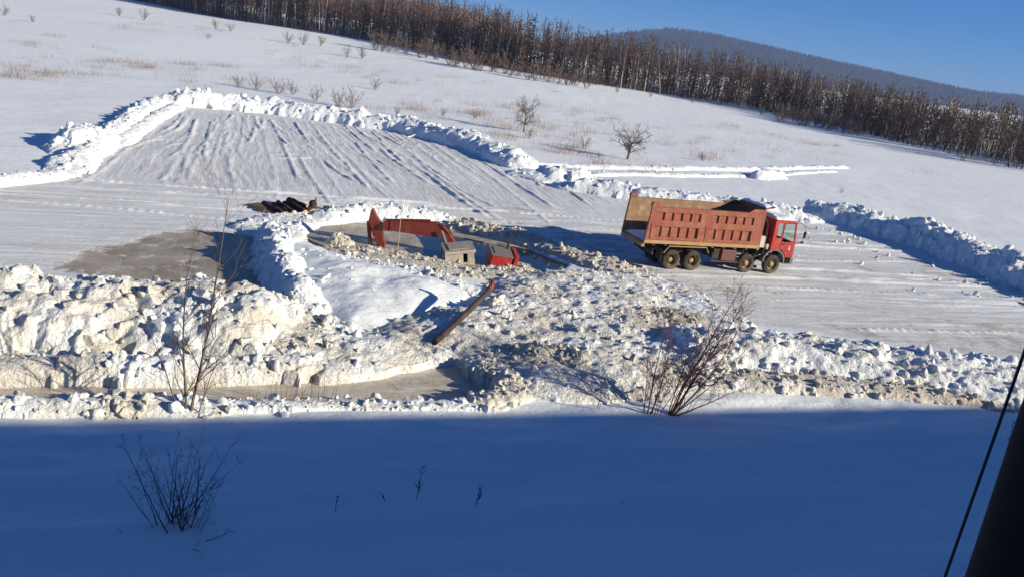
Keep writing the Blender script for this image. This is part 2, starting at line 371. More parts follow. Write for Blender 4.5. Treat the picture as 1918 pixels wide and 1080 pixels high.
    # clods dropped on the packed snow
    cl = sstep(0.66, 0.86, fbm(X / 0.7, Y / 0.7, 2, 51)) * sstep(0.45, 0.65, fbm(X / 7, Y / 7, 3, 53)); Z = Z + cl * 0.14 * pack
    wht = np.clip(sstep(0.02, 0.12, ridge_l) * lot + sstep(0.03, 0.07, ridge_r) * road + cl, 0, 1) * pack * 0.8
    ice = np.zeros(X.shape); ice[near] = sstep(-1.5, 2.0, sdist(X[near], Y[near], POND))
    wet = np.zeros(X.shape); wet[near] = sstep(-2.0, 2.0, sdist(X[near], Y[near], ROAD_WET)) * 0.42
    iceall = np.maximum(ice, wet)
    Z = Z * (1 - 0.75 * ice) + (-0.08) * 0.75 * ice
    dirt = 0.5 * sstep(0.42, 0.62, fbm(S / 7, T / 5, 4, 61)) * pack * (0.35 + 0.65 * road) * sstep(-5, 8, S) ; dirt = np.clip(dirt, 0, 0.8)
    pit = np.zeros(X.shape); pit[near] = sstep(-0.2, 0.6, sdist(X[near], Y[near], PIT)); Z = Z - 1.2 * pit
    stm = np.zeros(X.shape); stm[near] = sstep(-0.75, 0.25, sdist(X[near], Y[near], STREAM) + (fbm(X[near] / 0.8, Y[near] / 0.8, 4, 33) - 0.47) * 1.1); Z = Z - 0.55 * stm
    dirt = np.maximum(dirt, 0.8 * np.maximum(pit, stm))
    V = np.stack([X, Y, Z], -1).reshape(-1, 3); ny, nx = X.shape
    idx = np.arange(ny * nx).reshape(ny, nx); F = np.stack([idx[:-1, :-1], idx[:-1, 1:], idx[1:, 1:], idx[1:, :-1]], -1).reshape(-1, 4)
    me = raw_mesh('ground', V, [F], M_GROUND, True, dict(pack=pack, ice=iceall, lot=lot, road=road, wht=wht, dirt=dirt))
    return tag(link('ground', me), kind='structure')
make_ground()

def ragged(pts, amp, step=0.35, o=0):
    out = []; n = len(pts)
    for i in range(n):
        a, b = np.array(pts[i]), np.array(pts[(i + 1) % n]); L = np.hypot(*(b - a)); k = max(1, int(L / step))
        for j in range(k):
            p = a + (b - a) * j / k; nn = np.array([-(b - a)[1], (b - a)[0]]) / max(L, 1e-6)
            p = p + nn * (fbm(p[0] / 0.9, p[1] / 0.9, 3, o) - 0.47) * 2 * amp; out.append((float(p[0]), float(p[1])))
    return out
def sheet(name, poly, z, thick, mat, label=None, cat=None, kind=None, amp=0.15, o=0, wav=0.0):
    pts = ragged(poly, amp, 0.3, o); bm = bmesh.new()
    f = bm.faces.new([bm.verts.new((x, y, z)) for x, y in pts]); bmesh.ops.triangulate(bm, faces=[f])
    if thick:
        r = bmesh.ops.extrude_face_region(bm, geom=bm.faces[:]); bmesh.ops.translate(bm, vec=(0, 0, -thick), verts=[v for v in r['geom'] if isinstance(v, bmesh.types.BMVert)])
    bmesh.ops.recalc_face_normals(bm, faces=bm.faces[:]); me = bpy.data.meshes.new(name); bm.to_mesh(me); bm.free(); me.materials.append(mat)
    return tag(link(name, me), label, cat, None, kind)
WL = -0.12
sheet('water', PX([(560,428),(640,410),(740,416),(850,422),(915,440),(965,450),(1075,490),(1055,512),(960,518),(880,508),(800,497),(700,482),(605,470),(560,448)]), WL, 0, M_WATER, kind='structure', amp=0.0)
sheet('ice_sheet', PX([(562,428),(640,412),(712,418),(775,440),(792,462),(797,486),(700,474),(605,462),(570,446)], WL), WL + 0.05, 0.12, M_SLUSH, 'beige slush ice covering the left end of the flooded pit', 'ice', amp=0.12, o=3)
sheet('ice_sheet', PX([(800,418),(862,424),(912,444),(968,456),(1062,486),(1040,480),(960,463),(905,455),(868,447),(800,436),(742,424)], WL), WL + 0.05, 0.12, M_SLUSH, 'narrow beige ice shelf along the far edge of the pit behind the boom', 'ice', amp=0.1, o=5)
sheet('ice_sheet', PX([(800,483),(860,486),(900,493),(962,490),(990,496),(965,512),(880,505),(802,494)], WL), WL + 0.05, 0.12, M_SLUSH, 'beige slush ice in front of the sunken cab', 'ice', amp=0.1, o=6)
SW = -0.42
sheet('water', PX([(-260,698),(0,702),(340,706),(640,694),(760,678),(850,666),(935,688),(945,742),(800,746),(640,744),(400,746),(200,756),(-260,768)]), SW, 0, M_MUDWATER, kind='structure', amp=0.0)
sheet('ice_sheet', PX([(-260,676),(0,680),(340,684),(640,672),(720,668),(706,690),(690,697),(600,706),(400,711),(340,715),(170,722),(0,729),(-260,738)], SW), SW + 0.14, 0.10, M_ICE, 'narrow grey ice strip along the stream below the big dirty snow bank', 'ice', amp=0.05, o=7)
sheet('ice_sheet', PX([(-260,742),(0,734),(170,727),(345,721),(480,714),(600,712),(640,713),(660,720),(715,700),(760,690),(850,676),(880,690),(905,712),(930,728),(975,760),(800,775),(640,772),(400,776),(200,786),(-260,800)], SW), SW + 0.11, 0.08, M_ICE, 'smooth beige ice on the frozen stream in front of the rubble', 'ice', amp=0.05, o=8)
sheet('ice_sheet', PX([(728,664),(850,640),(975,672),(985,742),(925,722),(888,694),(855,680),(775,680)], SW), SW + 0.17, 0.06, M_ICE, 'tilted grey ice plate at the cracked end of the frozen stream', 'ice', amp=0.05, o=9)

# ------------------------------------------------------------------ snow banks and rubble
def make_lumps():
    snow, ice = [], []
    r = np.random.default_rng(3)
    for k in range(9):
        bm = bmesh.new(); bmesh.ops.create_icosphere(bm, subdivisions=2, radius=0.5)
        pl = [(Vector(r.normal(size=3)).normalized(), 0.25 + 0.2 * r.random()) for _ in range(9)]
        off = r.normal(size=3)
        for v in bm.verts:
            d = v.co.normalized(); rad = 0.5
            for n_, o_ in pl:
                q = n_.dot(d)
                if q > 0.05: rad = min(rad, o_ / q)
            rad *= 0.90 + 0.22 * float(fbm(np.array(d.x * 3 + off[0] * 9 + 50), np.array(d.y * 3 + d.z * 2.3 + off[1] * 9 + 50), 3, k))
            v.co = d * rad
        me = bpy.data.meshes.new('snow_lump'); bm.to_mesh(me); bm.free(); me.polygons.foreach_set('use_smooth', np.ones(len(me.polygons), bool)); snow.append(me)
        try: me.set_sharp_from_angle(angle=R(38))
        except Exception: pass
    for k in range(9):
        bm = bmesh.new()
        for _ in range(13): bm.verts.new(Vector(r.normal(size=3)).normalized() * (0.42 + 0.1 * r.random()))
        h = bmesh.ops.convex_hull(bm, input=bm.verts[:]); bmesh.ops.delete(bm, geom=[v for v in h['geom_interior'] if isinstance(v, bmesh.types.BMVert)], context='VERTS')
        bmesh.ops.dissolve_limit(bm, angle_limit=R(16), verts=bm.verts[:], edges=bm.edges[:])
        bmesh.ops.bevel(bm, geom=bm.edges[:], offset=0.035, segments=1, affect='EDGES')
        me = bpy.data.meshes.new('ice_block'); bm.to_mesh(me); bm.free(); ice.append(me)
    return snow, ice
LUMP_S, LUMP_I = make_lumps()
_mc = {}
def with_mat(me, mat):
    k = (me.name, mat.name)
    if k not in _mc:
        c = me.copy(); c.materials.clear(); c.materials.append(mat); _mc[k] = c
    return _mc[k]

def splat(Z, Z0, X, Y, x0, y0, res, cx, cy, rad, r, k=7, sink=0.25, tall=0.9):
    i0 = int((cy - rad * 1.5 - y0) / res); i1 = int((cy + rad * 1.5 - y0) / res) + 2; j0 = int((cx - rad * 1.5 - x0) / res); j1 = int((cx + rad * 1.5 - x0) / res) + 2
    i0, j0 = max(i0, 0), max(j0, 0)
    if i1 <= i0 or j1 <= j0 or i0 >= Z.shape[0] or j0 >= Z.shape[1]: return
    ic = min(max(int((cy - y0) / res), 0), Z.shape[0] - 1); jc = min(max(int((cx - x0) / res), 0), Z.shape[1] - 1)
    b = 0.75 * Z0[ic, jc] + 0.25 * min(Z[ic, jc], Z0[ic, jc] + rad); dx = X[i0:i1, j0:j1] - cx; dy = Y[i0:i1, j0:j1] - cy
    top = np.full(dx.shape, 1e9)
    for _ in range(k):
        a = r.random() * 6.283; el = r.random() ** 1.5 * 1.25 + 0.02; ch, sh = math.sin(el), math.cos(el)
        top = np.minimum(top, (rad * (0.62 + 0.4 * r.random()) * tall - ch * (dx * math.cos(a) + dy * math.sin(a))) / max(sh, 0.12))
    a0 = r.random() * 6.283
    for q in range(4):
        a = a0 + q * 1.57 + r.normal() * 0.3; top = np.minimum(top, (rad * (0.8 + 0.3 * r.random()) - (dx * math.cos(a) + dy * math.sin(a))) * 2.2)
    Z[i0:i1, j0:j1] = np.maximum(Z[i0:i1, j0:j1], np.where(top > -0.2, b - 0.45 * rad + top, -9))

def bank(label, line, width, height, res, mat, n_splat=200, size=(0.1, 0.45), lumps=40, lump_size=(0.25, 0.6), ice=0.0, poly=None, seed=1, name='snow_bank', cat='snow bank', soft=0.75, taper=1.5, group=None, sharp=0.72, rough=1.0):
    r = np.random.default_rng(seed); pts = poly or line
    ax = np.array(pts); m = (0 if poly else width) + 0.8
    x0, y0 = ax.min(0) - m; x1, y1 = ax.max(0) + m
    X, Y = np.meshgrid(np.arange(x0, x1, res), np.arange(y0, y1, res))
    wob = (fbm(X / 2.2, Y / 2.2, 3, seed) - 0.47)
    if poly:
        d = sdist(X, Y, poly) + wob * 1.2; p = np.clip(d / width, 0, 1); p = p * (2 - p); out = d < -0.1
    else:
        d, al, tot = dist_poly(X, Y, line); w = width * (1 + 0.7 * wob)
        q = np.clip(d / w, 0, 1); p = np.clip(1 - q ** 2, 0, 1) ** soft
        if taper: p = p * sstep(-0.6, taper, al + 0.3) * sstep(-0.6, taper, tot - al + 0.3)
        out = d > w
    zb = zbase(X, Y)
    Z = height * p * (0.55 + 0.95 * fbm(X / 1.7, Y / 1.7, 4, seed + 3)) + p * (fbm(X / 0.45, Y / 0.45, 4, seed + 7) - 0.45) * min(0.40, height * 0.6) * rough
    ok = np.argwhere(p > 0.06); Z0 = Z.copy(); powder = sstep(0.30, 0.52, fbm(X / 1.3, Y / 1.3, 3, seed + 21)) * 0.9 + 0.1
    if len(ok) == 0: return None
    for _ in range(n_splat):
        i, j = ok[r.integers(len(ok))]; rad = size[0] + (size[1] - size[0]) * r.random() ** 3.8
        if powder[i, j] < r.random(): continue
        splat(Z, Z0, X, Y, x0, y0, res, X[i, j], Y[i, j], rad, r, tall=sharp)
    Z = Z + (fbm(X / 0.22, Y / 0.22, 2, seed + 9) - 0.4) * min(0.10, res * 1.2) * rough * (p > 0)
    Z = np.where(out & (Z <= 0.02), -0.30, Z) - 0.05 * (1 - np.clip(p * 8, 0, 1))
    zz = Z + zb
    keep = Z > -0.22
    ny, nx = X.shape; idx = np.arange(ny * nx).reshape(ny, nx)
    kf = keep[:-1, :-1] | keep[:-1, 1:] | keep[1:, 1:] | keep[1:, :-1]
    F = np.stack([idx[:-1, :-1], idx[:-1, 1:], idx[1:, 1:], idx[1:, :-1]], -1)[kf]
    used, inv = np.unique(F.ravel(), return_inverse=True)
    c = np.array([float(ax[:, 0].mean()), float(ax[:, 1].mean()), float(zbase(ax[:, 0].mean(), ax[:, 1].mean()))])
    V = np.stack([X, Y, zz], -1).reshape(-1, 3)[used] - c
    me = raw_mesh(name, V, [inv.reshape(-1, 4)], mat, True)
    try: me.set_sharp_from_angle(angle=R(55))
    except Exception: pass
    o = tag(link(name, me), label, cat, group); o.location = c
    for k in range(lumps):
        i, j = ok[r.integers(len(ok))]; sc = lump_size[0] + (lump_size[1] - lump_size[0]) * r.random() ** 2.8
        isi = r.random() < ice; src = (LUMP_I if isi else LUMP_S)[r.integers(9)]
        l = link('ice_block' if isi else 'snow_lump', with_mat(src, mat), o)
        l.location = (X[i, j] - c[0], Y[i, j] - c[1], zz[i, j] - c[2] + sc * 0.03)
        l.rotation_euler = tuple(r.random(3) * 6.283); l.scale = (sc * (0.8 + 0.5 * r.random()), sc * (0.8 + 0.5 * r.random()), sc * (0.6 + 0.4 * r.random()))
    return o

# round the cleared lot
bank('bright white ploughed snow bank along the far edge of the cleared lot', PX([(322,196),(420,203),(520,213),(640,230),(760,248),(850,270),(905,284)]), 2.1, 1.35, 0.12, M_BANK_WHITE, 1700, (0.10, 0.50), 110, (0.25, 0.8), 0.1, seed=11, taper=0.8)
bank('short snow bank with a blue shaded face at the right corner of the cleared lot', PX([(905,284),(935,297),(968,312)]), 2.2, 1.25, 0.14, M_BANK_WHITE, 160, (0.15, 0.5), 24, (0.3, 0.6), 0.1, seed=12, taper=0.8)
bank('lumpy snow bank climbing the left side of the cleared lot', PX([(300,196),(255,222),(205,258),(165,285),(125,318)]), 1.3, 0.75, 0.10, M_BANK_WHITE, 600, (0.12, 0.45), 110, (0.25, 0.7), 0.1, seed=13)
bank('low inner snow ridge left by the blade beside the lumpy left bank', PX([(330,203),(290,225),(255,248),(225,270)]), 0.9, 0.45, 0.10, M_BANK_WHITE, 120, (0.08, 0.25), 20, (0.15, 0.35), 0.0, seed=14)
bank('chunky heap of snow clods at the bend of the left bank', PX([(135,285),(165,262)]), 1.9, 1.3, 0.10, M_BANK_WHITE, 160, (0.15, 0.5), 40, (0.3, 0.8), 0.2, seed=15)
bank('thin bright snow ridge running out of the left edge of the photograph', PX([(-120,352),(0,344),(60,338),(125,328)]), 0.8, 0.45, 0.09, M_BANK_WHITE, 150, (0.08, 0.3), 25, (0.15, 0.35), seed=16)
bank('rounded white snow heap between the lot and the side track', PX([(1010,332),(1060,336),(1105,344)]), 2.6, 1.15, 0.12, M_BANK_WHITE, 60, (0.2, 0.6), 20, (0.25, 0.6), seed=17, soft=1.0)
bank('white snow bank running behind the dump truck', PX([(1070,352),(1160,366),(1250,380),(1340,390),(1420,402),(1505,410)]), 1.5, 0.95, 0.11, M_BANK_WHITE, 420, (0.12, 0.45), 80, (0.25, 0.65), seed=18)
bank('tall blue shaded bank of snow clods along the right road edge', PX([(1555,408),(1600,420),(1680,441),(1780,475),(1918,527),(2080,590),(2200,640)]), 2.0, 1.5, 0.10, M_BANK_WHITE, 1900, (0.10, 0.6), 140, (0.3, 0.9), 0.1, seed=19, taper=1.0)
bank('single snow mound at the far end of the right bank', PX([(1530,401),(1545,403)]), 1.5, 1.0, 0.11, M_BANK_WHITE, 60, (0.15, 0.5), 14, (0.3, 0.6), seed=20, taper=0)
bank('far snow ridge edging the narrow side track across the field', PX([(978,313),(1200,318),(1400,321),(1580,317)]), 0.8, 0.34, 0.16, M_BANK_WHITE, 200, (0.12, 0.35), 30, (0.2, 0.45), seed=21)
bank('near snow ridge edging the narrow side track across the field', PX([(1110,328),(1250,331),(1400,332),(1560,324)]), 0.7, 0.24, 0.16, M_BANK_WHITE, 150, (0.12, 0.3), 20, (0.2, 0.4), seed=22)
bank('small blue shaded snow mound beside the side track', PX([(1420,336),(1450,333)]), 1.2, 0.8, 0.13, M_BANK_WHITE, 40, (0.15, 0.4), 8, (0.25, 0.5), seed=23, taper=0)
# round the pond and the pit
bank('big dirty bank of snow and ice blocks in front of the frozen pond', PX([(-260,632),(0,608),(150,602),(300,606),(400,616),(480,628),(545,640)]), 2.7, 1.22, 0.062, M_BANK_DIRTY, 7500, (0.05, 0.46), 270, (0.18, 0.72), 0.75, seed=31, taper=1.8, sharp=0.95, name='snow_bank')
bank('steep snow wall throwing a blue shadow on the frozen pond', PX([(508,447),(516,490),(536,535),(580,585)]), 0.80, 1.0, 0.07, M_BANK_WHITE, 320, (0.08, 0.35), 90, (0.15, 0.5), 0.2, seed=32)
bank('white snow bank on the far side of the flooded pit', PX([(592,413),(630,409),(680,404),(760,408),(840,416)]), 1.0, 0.62, 0.08, M_BANK_WHITE, 320, (0.08, 0.35), 60, (0.15, 0.45), 0.1, seed=33)
bank('low crumbled snow between the log pile and the snow wall', None, 0.8, 0.28, 0.08, M_BANK_GREY, 260, (0.06, 0.25), 50, (0.12, 0.35), 0.2, poly=PX([(430,425),(500,405),(600,398),(600,425),(560,450),(520,455)]), seed=34)
bank('muddy bank of broken ice on the truck side of the pit', PX([(850,420),(905,432),(960,446),(1040,470),(1110,492),(1190,512)]), 1.1, 0.40, 0.07, M_BANK_MUD, 520, (0.08, 0.36), 200, (0.15, 0.5), 0.7, seed=35)
bank('muddy ice rubble on the near edge of the pit', PX([(618,470),(700,484),(780,497),(870,510),(960,520),(1060,522)]), 0.85, 0.22, 0.06, M_BANK_MUD, 380, (0.06, 0.28), 150, (0.12, 0.42), 0.7, seed=36)
bank('clump of frozen mud sticking out of the slush', PX([(628,452),(642,454)]), 0.42, 0.34, 0.05, M_BANK_MUD, 40, (0.06, 0.25), 12, (0.15, 0.35), 0.5, seed=37, taper=0, name='mud_clump', cat='mud clump')
bank('smooth white snow slope between the snow wall and the pit', None, 3.0, 0.42, 0.09, M_SNOW_PLAIN, 14, (0.08, 0.3), lumps=14, lump_size=(0.12, 0.4), poly=PX([(522,455),(600,462),(700,492),(840,524),(890,552),(800,585),(720,625),(640,650),(600,625),(570,560),(540,510)]), seed=38, rough=0.25)
bank('crumbled white snow in front of the smooth slope', PX([(560,478),(640,488),(740,508),(830,528),(880,548)]), 0.75, 0.26, 0.07, M_BANK_GREY, 420, (0.06, 0.28), 90, (0.12, 0.4), 0.2, seed=39)
bank('wide field of trampled snow and ice rubble around the pipe', None, 2.2, 0.42, 0.068, M_BANK_GREY2, 5200, (0.05, 0.38), 220, (0.12, 0.42), 0.5, poly=PX([(590,640),(690,620),(800,580),(890,555),(940,520),(1060,508),(1200,514),(1290,560),(1280,640),(1300,700),(1260,742),(1040,748),(940,735),(930,695),(850,668),(700,690),(605,700)]), seed=40, name='snow_rubble', cat='snow rubble')
bank('brown patch of broken ice at the right end of the big dirty bank', None, 1.2, 0.55, 0.06, M_BANK_MUD, 500, (0.06, 0.3), 160, (0.12, 0.42), 0.7, poly=PX([(430,580),(540,570),(600,610),(625,655),(590,676),(480,682),(420,650)]), seed=41, name='snow_rubble', cat='snow rubble')
bank('heap of dirty ice blocks at the end of the frozen stream', PX([(955,672),(1010,680),(1080,690),(1130,705)]), 1.0, 0.62, 0.05, M_BANK_MUD, 260, (0.10, 0.34), 150, (0.18, 0.46), 0.85, seed=42)
bank('long churned snow bank in front of the road on the right', PX([(1260,668),(1400,668),(1550,680),(1700,705),(1860,722),(2050,745),(2200,760)]), 2.3, 0.85, 0.07, M_BANK_GREY, 5200, (0.05, 0.40), 240, (0.16, 0.6), 0.5, seed=43, taper=1.2, sharp=0.9)
bank('dirty lower foot of the churned snow bank on the right', PX([(1250,712),(1400,716),(1550,724),(1700,736),(1850,748)]), 0.9, 0.30, 0.055, M_BANK_DIRTY2, 700, (0.06, 0.32), 170, (0.15, 0.45), 0.5, seed=44, sharp=0.9)
bank('row of grey ice blocks along the near side of the stream', PX([(-250,780),(0,768),(150,766),(280,764),(400,764)]), 0.55, 0.26, 0.05, M_BANK_DIRTY, 380, (0.06, 0.32), 120, (0.15, 0.5), 0.8, seed=45)
bank('low crusty snow edge of the stream beneath the saplings', PX([(410,762),(540,760),(660,758),(800,760),(930,760)]), 0.42, 0.12, 0.05, M_BANK_GREY, 420, (0.05, 0.25), 90, (0.1, 0.35), 0.4, seed=46)
bank('creamy snow foot of the big dirty bank along the stream', PX([(-250,698),(0,688),(170,688),(340,692),(480,688),(600,680)]), 0.60, 0.34, 0.055, M_BANK_DIRTY, 420, (0.06, 0.3), 110, (0.12, 0.45), 0.4, seed=47)
bank('low lumpy snow strip along the road edge in front of the truck', None, 0.8, 0.25, 0.07, M_BANK_GREY, 300, (0.05, 0.25), 60, (0.1, 0.35), 0.3, poly=PX([(1120,510),(1230,520),(1330,560),(1420,610),(1320,650),(1240,600),(1180,540)]), seed=48, name='snow_rubble', cat='snow rubble')

bank('dark brown patch of earth clods in the snow behind the willow shrub', None, 0.7, 0.30, 0.06, mat_rubble('brown_earth_clods', 0.9, 0.95, 0.6, 1.0, (0.42, 0.36, 0.30)), 260, (0.05, 0.26), 70, (0.12, 0.36), 0.4, poly=PX([(1165,592),(1240,578),(1330,598),(1345,618),(1290,632),(1215,628)]), seed=49, name='earth_clods', cat='earth')
bank('dirty slush rubble half covering the ice left of the sunken cab', None, 0.6, 0.10, 0.055, M_BANK_MUD, 420, (0.05, 0.24), 90, (0.12, 0.34), 0.8, poly=PX([(690,462),(760,470),(810,480),(830,490),(860,496),(800,498),(700,486),(650,474)]), seed=50, name='slush_rubble', cat='slush')
bank('dirty slush rubble in front of the red engine cover', None, 0.5, 0.07, 0.055, M_BANK_MUD, 300, (0.05, 0.24), 80, (0.12, 0.36), 0.8, poly=PX([(880,498),(930,498),(985,498),(1010,506),(960,516),(880,512)]), seed=51, name='slush_rubble', cat='slush')

bank('broken ice blocks closing the right end of the frozen stream', PX([(900,684),(948,706),(960,738),(905,756)]), 0.6, 0.24, 0.05, M_BANK_DIRTY2, 300, (0.05, 0.30), 80, (0.15, 0.42), 0.8, seed=52, taper=0.4, name='ice_rubble', cat='ice rubble')

# ------------------------------------------------------------------ vegetation
def segs_mesh(name, segs, mat, sides=3):
    """segs: (n,8) arrays p0(3) p1(3) r0 r1 -> tapered prisms"""
    s = np.asarray(segs, float); p0, p1, r0, r1 = s[:, 0:3], s[:, 3:6], s[:, 6:7], s[:, 7:8]
    d = p1 - p0; d /= np.maximum(np.linalg.norm(d, axis=1, keepdims=True), 1e-9)
    ref = np.where(np.abs(d[:, 2:3]) < 0.9, np.array([[0, 0, 1.0]]), np.array([[1.0, 0, 0]]))
    a = np.cross(d, ref); a /= np.linalg.norm(a, axis=1, keepdims=True); b = np.cross(a, d); vs = []
    for p, r in ((p0, r0), (p1, r1)):
        for k in range(sides):
            w = 2 * math.pi * k / sides; vs.append(p + (a * math.cos(w) + b * math.sin(w)) * r)
    V = np.stack(vs, 1).reshape(-1, 3); n = len(s); o = (np.arange(n) * 2 * sides)[:, None]
    F = np.concatenate([o + np.array([[k, (k + 1) % sides, sides + (k + 1) % sides, sides + k]]) for k in range(sides)])
    return raw_mesh(name, V, [F], mat, sides > 3)
def bend(p, d, L, r0, r1, n, r, wob=0.12, up=0.0):
    out = []; p = np.array(p, float); d = np.array(d, float); d /= np.linalg.norm(d)
    for i in range(n):
        d = d + r.normal(size=3) * wob + np.array([0, 0, up]); d /= np.linalg.norm(d)
        q = p + d * L / n; out.append(np.concatenate([p, q, [r0 + (r1 - r0) * i / n, r0 + (r1 - r0) * (i + 1) / n]])); p = q
    return out
def offshoots(stem, count, length, r, spread=0.7, lo=0.25, rad=0.35, n=3, up=0.08, sub=0, subl=0.45, tip=0.3):
    """side branches along a polyline of segments"""
    res = []; m = len(stem)
    for _ in range(count):
        u = lo + (1 - lo) * r.random(); i = min(m - 1, int(u * m)); sg = stem[i]; q = r.random()
        p = sg[0:3] * (1 - q) + sg[3:6] * q; d = sg[3:6] - sg[0:3]; d = d / np.linalg.norm(d); rr = (sg[6] * (1 - q) + sg[7] * q)
        w = r.normal(size=3); w -= d * w.dot(d); w /= np.linalg.norm(w); dd = d * (1 - spread * 0.5) + w * spread
        L = length * (0.5 + 0.7 * r.random()) * (1 - 0.55 * u)
        b = bend(p, dd, L, rr * rad, rr * rad * tip, n, r, 0.13, up); res += b
        if sub: res += offshoots(b, sub, L * subl, r, spread, 0.2, 0.6, 2, up, 0, tip=tip)
    return res
M_BARK = mat_flat('grey_brown_bark', (0.13, 0.095, 0.075), 0.85, 0, 0.4, 3.0)
M_TWIG = mat_flat('brown_twigs', (0.165, 0.115, 0.085), 0.8, 0, 0.3, 2.0)
M_TWIG_RED = mat_flat('reddish_twigs', (0.13, 0.055, 0.045), 0.75, 0, 0.3, 2.0)
M_TWIG_DARK = mat_flat('dark_twigs', (0.055, 0.042, 0.038), 0.8, 0, 0.3, 2.0)
M_BIRCH = mat_flat('pale_birch_bark', (0.50, 0.44, 0.36), 0.7, 0, 0.35, 1.5, (0.09, 0.07, 0.06), 0.7)
M_TWIG_OCHRE = mat_flat('ochre_twigs', (0.14, 0.082, 0.05), 0.8, 0, 0.3, 1.0)
M_DARKBARK = mat_flat('dark_bark', (0.08, 0.055, 0.042), 0.9, 0, 0.35, 2.0)
M_TWIG_WOOD = mat_flat('dark_wood_twigs', (0.105, 0.066, 0.046), 0.85, 0, 0.4, 0.6)
M_NEEDLE = mat_flat('dark_conifer', (0.045, 0.035, 0.022), 0.9, 0, 0.4, 1.0)
M_DRYGRASS = mat_flat('dry_grass', (0.36, 0.25, 0.15), 0.9, 0, 0.35, 0.8)

def plant_kind(kind, r, h):
    """returns trunk segs, crown segs"""
    if kind == 'birch':
        tr = bend((0, 0, -0.4), (r.normal() * .06, r.normal() * .06, 1), h, 0.15, 0.025, 8, r, 0.045)
        cr = offshoots(tr, 46, h * 0.30, r, 0.55, 0.38, 0.45, 3, 0.05, 3, 0.5); w = 1.0
    elif kind == 'larch':
        tr = bend((0, 0, -0.4), (r.normal() * .03, r.normal() * .03, 1), h, 0.17, 0.02, 6, r, 0.02)
        cr = []
        for i in range(120):
            u = 0.16 + 0.82 * r.random(); a = r.random() * 6.283; L = h * 0.17 * (1 - u) ** 0.8 + 0.25
            b = bend((tr[0][0], tr[0][1], u * h - 0.4), (math.cos(a), math.sin(a), 0.15), L, 0.035, 0.012, 2, r, 0.1); cr += b
            cr += offshoots(b, 4, L * 0.5, r, 0.7, 0.1, 0.8, 1, -0.05)
    elif kind == 'dark':
        tr = bend((0, 0, -0.4), (r.normal() * .1, r.normal() * .1, 1), h, 0.14, 0.02, 8, r, 0.07)
        cr = offshoots(tr, 60, h * 0.30, r, 0.6, 0.22, 0.45, 3, 0.07, 3, 0.5)
    elif kind == 'shrub':
        tr = []; cr = []
        for i in range(9):
            a = r.random() * 6.283; tl = 0.15 + 0.55 * r.random()
            b = bend((r.normal() * .12, r.normal() * .12, -0.1), (math.cos(a) * tl, math.sin(a) * tl, 1), h * (0.6 + 0.4 * r.random()), 0.022, 0.008, 5, r, 0.1, 0.03); tr += b
            cr += offshoots(b, 9, h * 0.35, r, 0.6, 0.2, 0.6, 2, 0.06, 2, 0.5)
    elif kind == 'roundtree':
        tr = bend((0, 0, -0.2), (0.12, 0, 1), h * 0.45, 0.11, 0.07, 4, r, 0.1); cr = []
        top = tr[-1][3:6]
        for i in range(13):
            a = i * 2.4; tl = 0.35 + 1.4 * r.random(); st_ = tr[r.integers(1, 4)][3:6] if i > 4 else top
            b = bend(st_, (math.cos(a) * tl, math.sin(a) * tl, 0.9), h * (0.40 + 0.2 * r.random()), 0.045, 0.012, 5, r, 0.14, 0.02); cr += b
            cr += offshoots(b, 16, h * 0.24, r, 0.8, 0.15, 0.5, 3, 0.02, 4, 0.5)
    return np.array(tr), np.array(cr)
def thick(segs, k): s = segs.copy(); s[:, 6:8] = np.maximum(s[:, 6:8], k); return s

FOREST = {}
for kind, tm, cm, nvar, h, tk in (('birch', M_BIRCH, M_TWIG_WOOD, 5, 12.0, 0.022), ('dark', M_DARKBARK, M_TWIG_WOOD, 6, 10.5, 0.026), ('larch', M_DARKBARK, M_TWIG_OCHRE, 4, 12.5, 0.020), ('shrub', M_BARK, M_TWIG, 5, 2.4, 0.010)):
    for k in range(nvar):
        r = np.random.default_rng(100 + k + len(kind) * 10); tr, cr = plant_kind(kind, r, h)
        FOREST.setdefault(kind, []).append((segs_mesh('trunk' if kind != 'shrub' else 'stems', thick(tr, tk), tm, 5), segs_mesh('crown', thick(cr, tk), cm), tr, cr))
def plant(name, kind, loc, sc, label, cat, group=None, rz=None, var=None, tilt=None):
    v = FOREST[kind][var if var is not None else random.randrange(len(FOREST[kind]))]
    e = empty(name, loc, rz if rz is not None else random.random() * 6.283); e.scale = (sc * random.uniform(.85, 1.15), sc * random.uniform(.85, 1.15), sc)
    if tilt: e.rotation_euler[0] = tilt
    link('trunk' if kind != 'shrub' else 'stems', v[0], e); link('crown', v[1], e); return tag(e, label, cat, group)

# line of the wood: where the field meets the trees, seen from the train
EDGE = [HIT(*q) for q in ((230, -2), (420, 34), (560, 57), (700, 79), (830, 104), (960, 133), (1100, 157), (1250, 178), (1400, 202), (1560, 236), (1700, 268), (1830, 292), (1960, 318))]
EDGE = [EDGE[0] + (EDGE[0] - EDGE[1]) * 0.8] + EDGE + [EDGE[-1] + (EDGE[-1] - EDGE[-2]) * 1.5]
EP = np.array(EDGE)[:, :2]; seglen = np.hypot(*(EP[1:] - EP[:-1]).T); cum = np.concatenate([[0], np.cumsum(seglen)])
def edge_at(u, back):
    d = u * cum[-1]; i = min(len(seglen) - 1, int(np.searchsorted(cum, d) - 1)); i = max(i, 0); q = (d - cum[i]) / seglen[i]
    p = EP[i] * (1 - q) + EP[i + 1] * q; t = (EP[i + 1] - EP[i]) / seglen[i]; n = np.array([-t[1], t[0]])
    if n[1] < 0: n = -n
    return p + p / np.hypot(*p) * back
SECT = ((420, 'behind the upper left shrubs'), (760, 'above the far snow bank'), (1010, 'around the two tall dark larches'), (1300, 'below the peak of the blue mountain'), (1600, 'below the falling slope of the blue mountain'), (9999, 'at the far right end of the wood'))
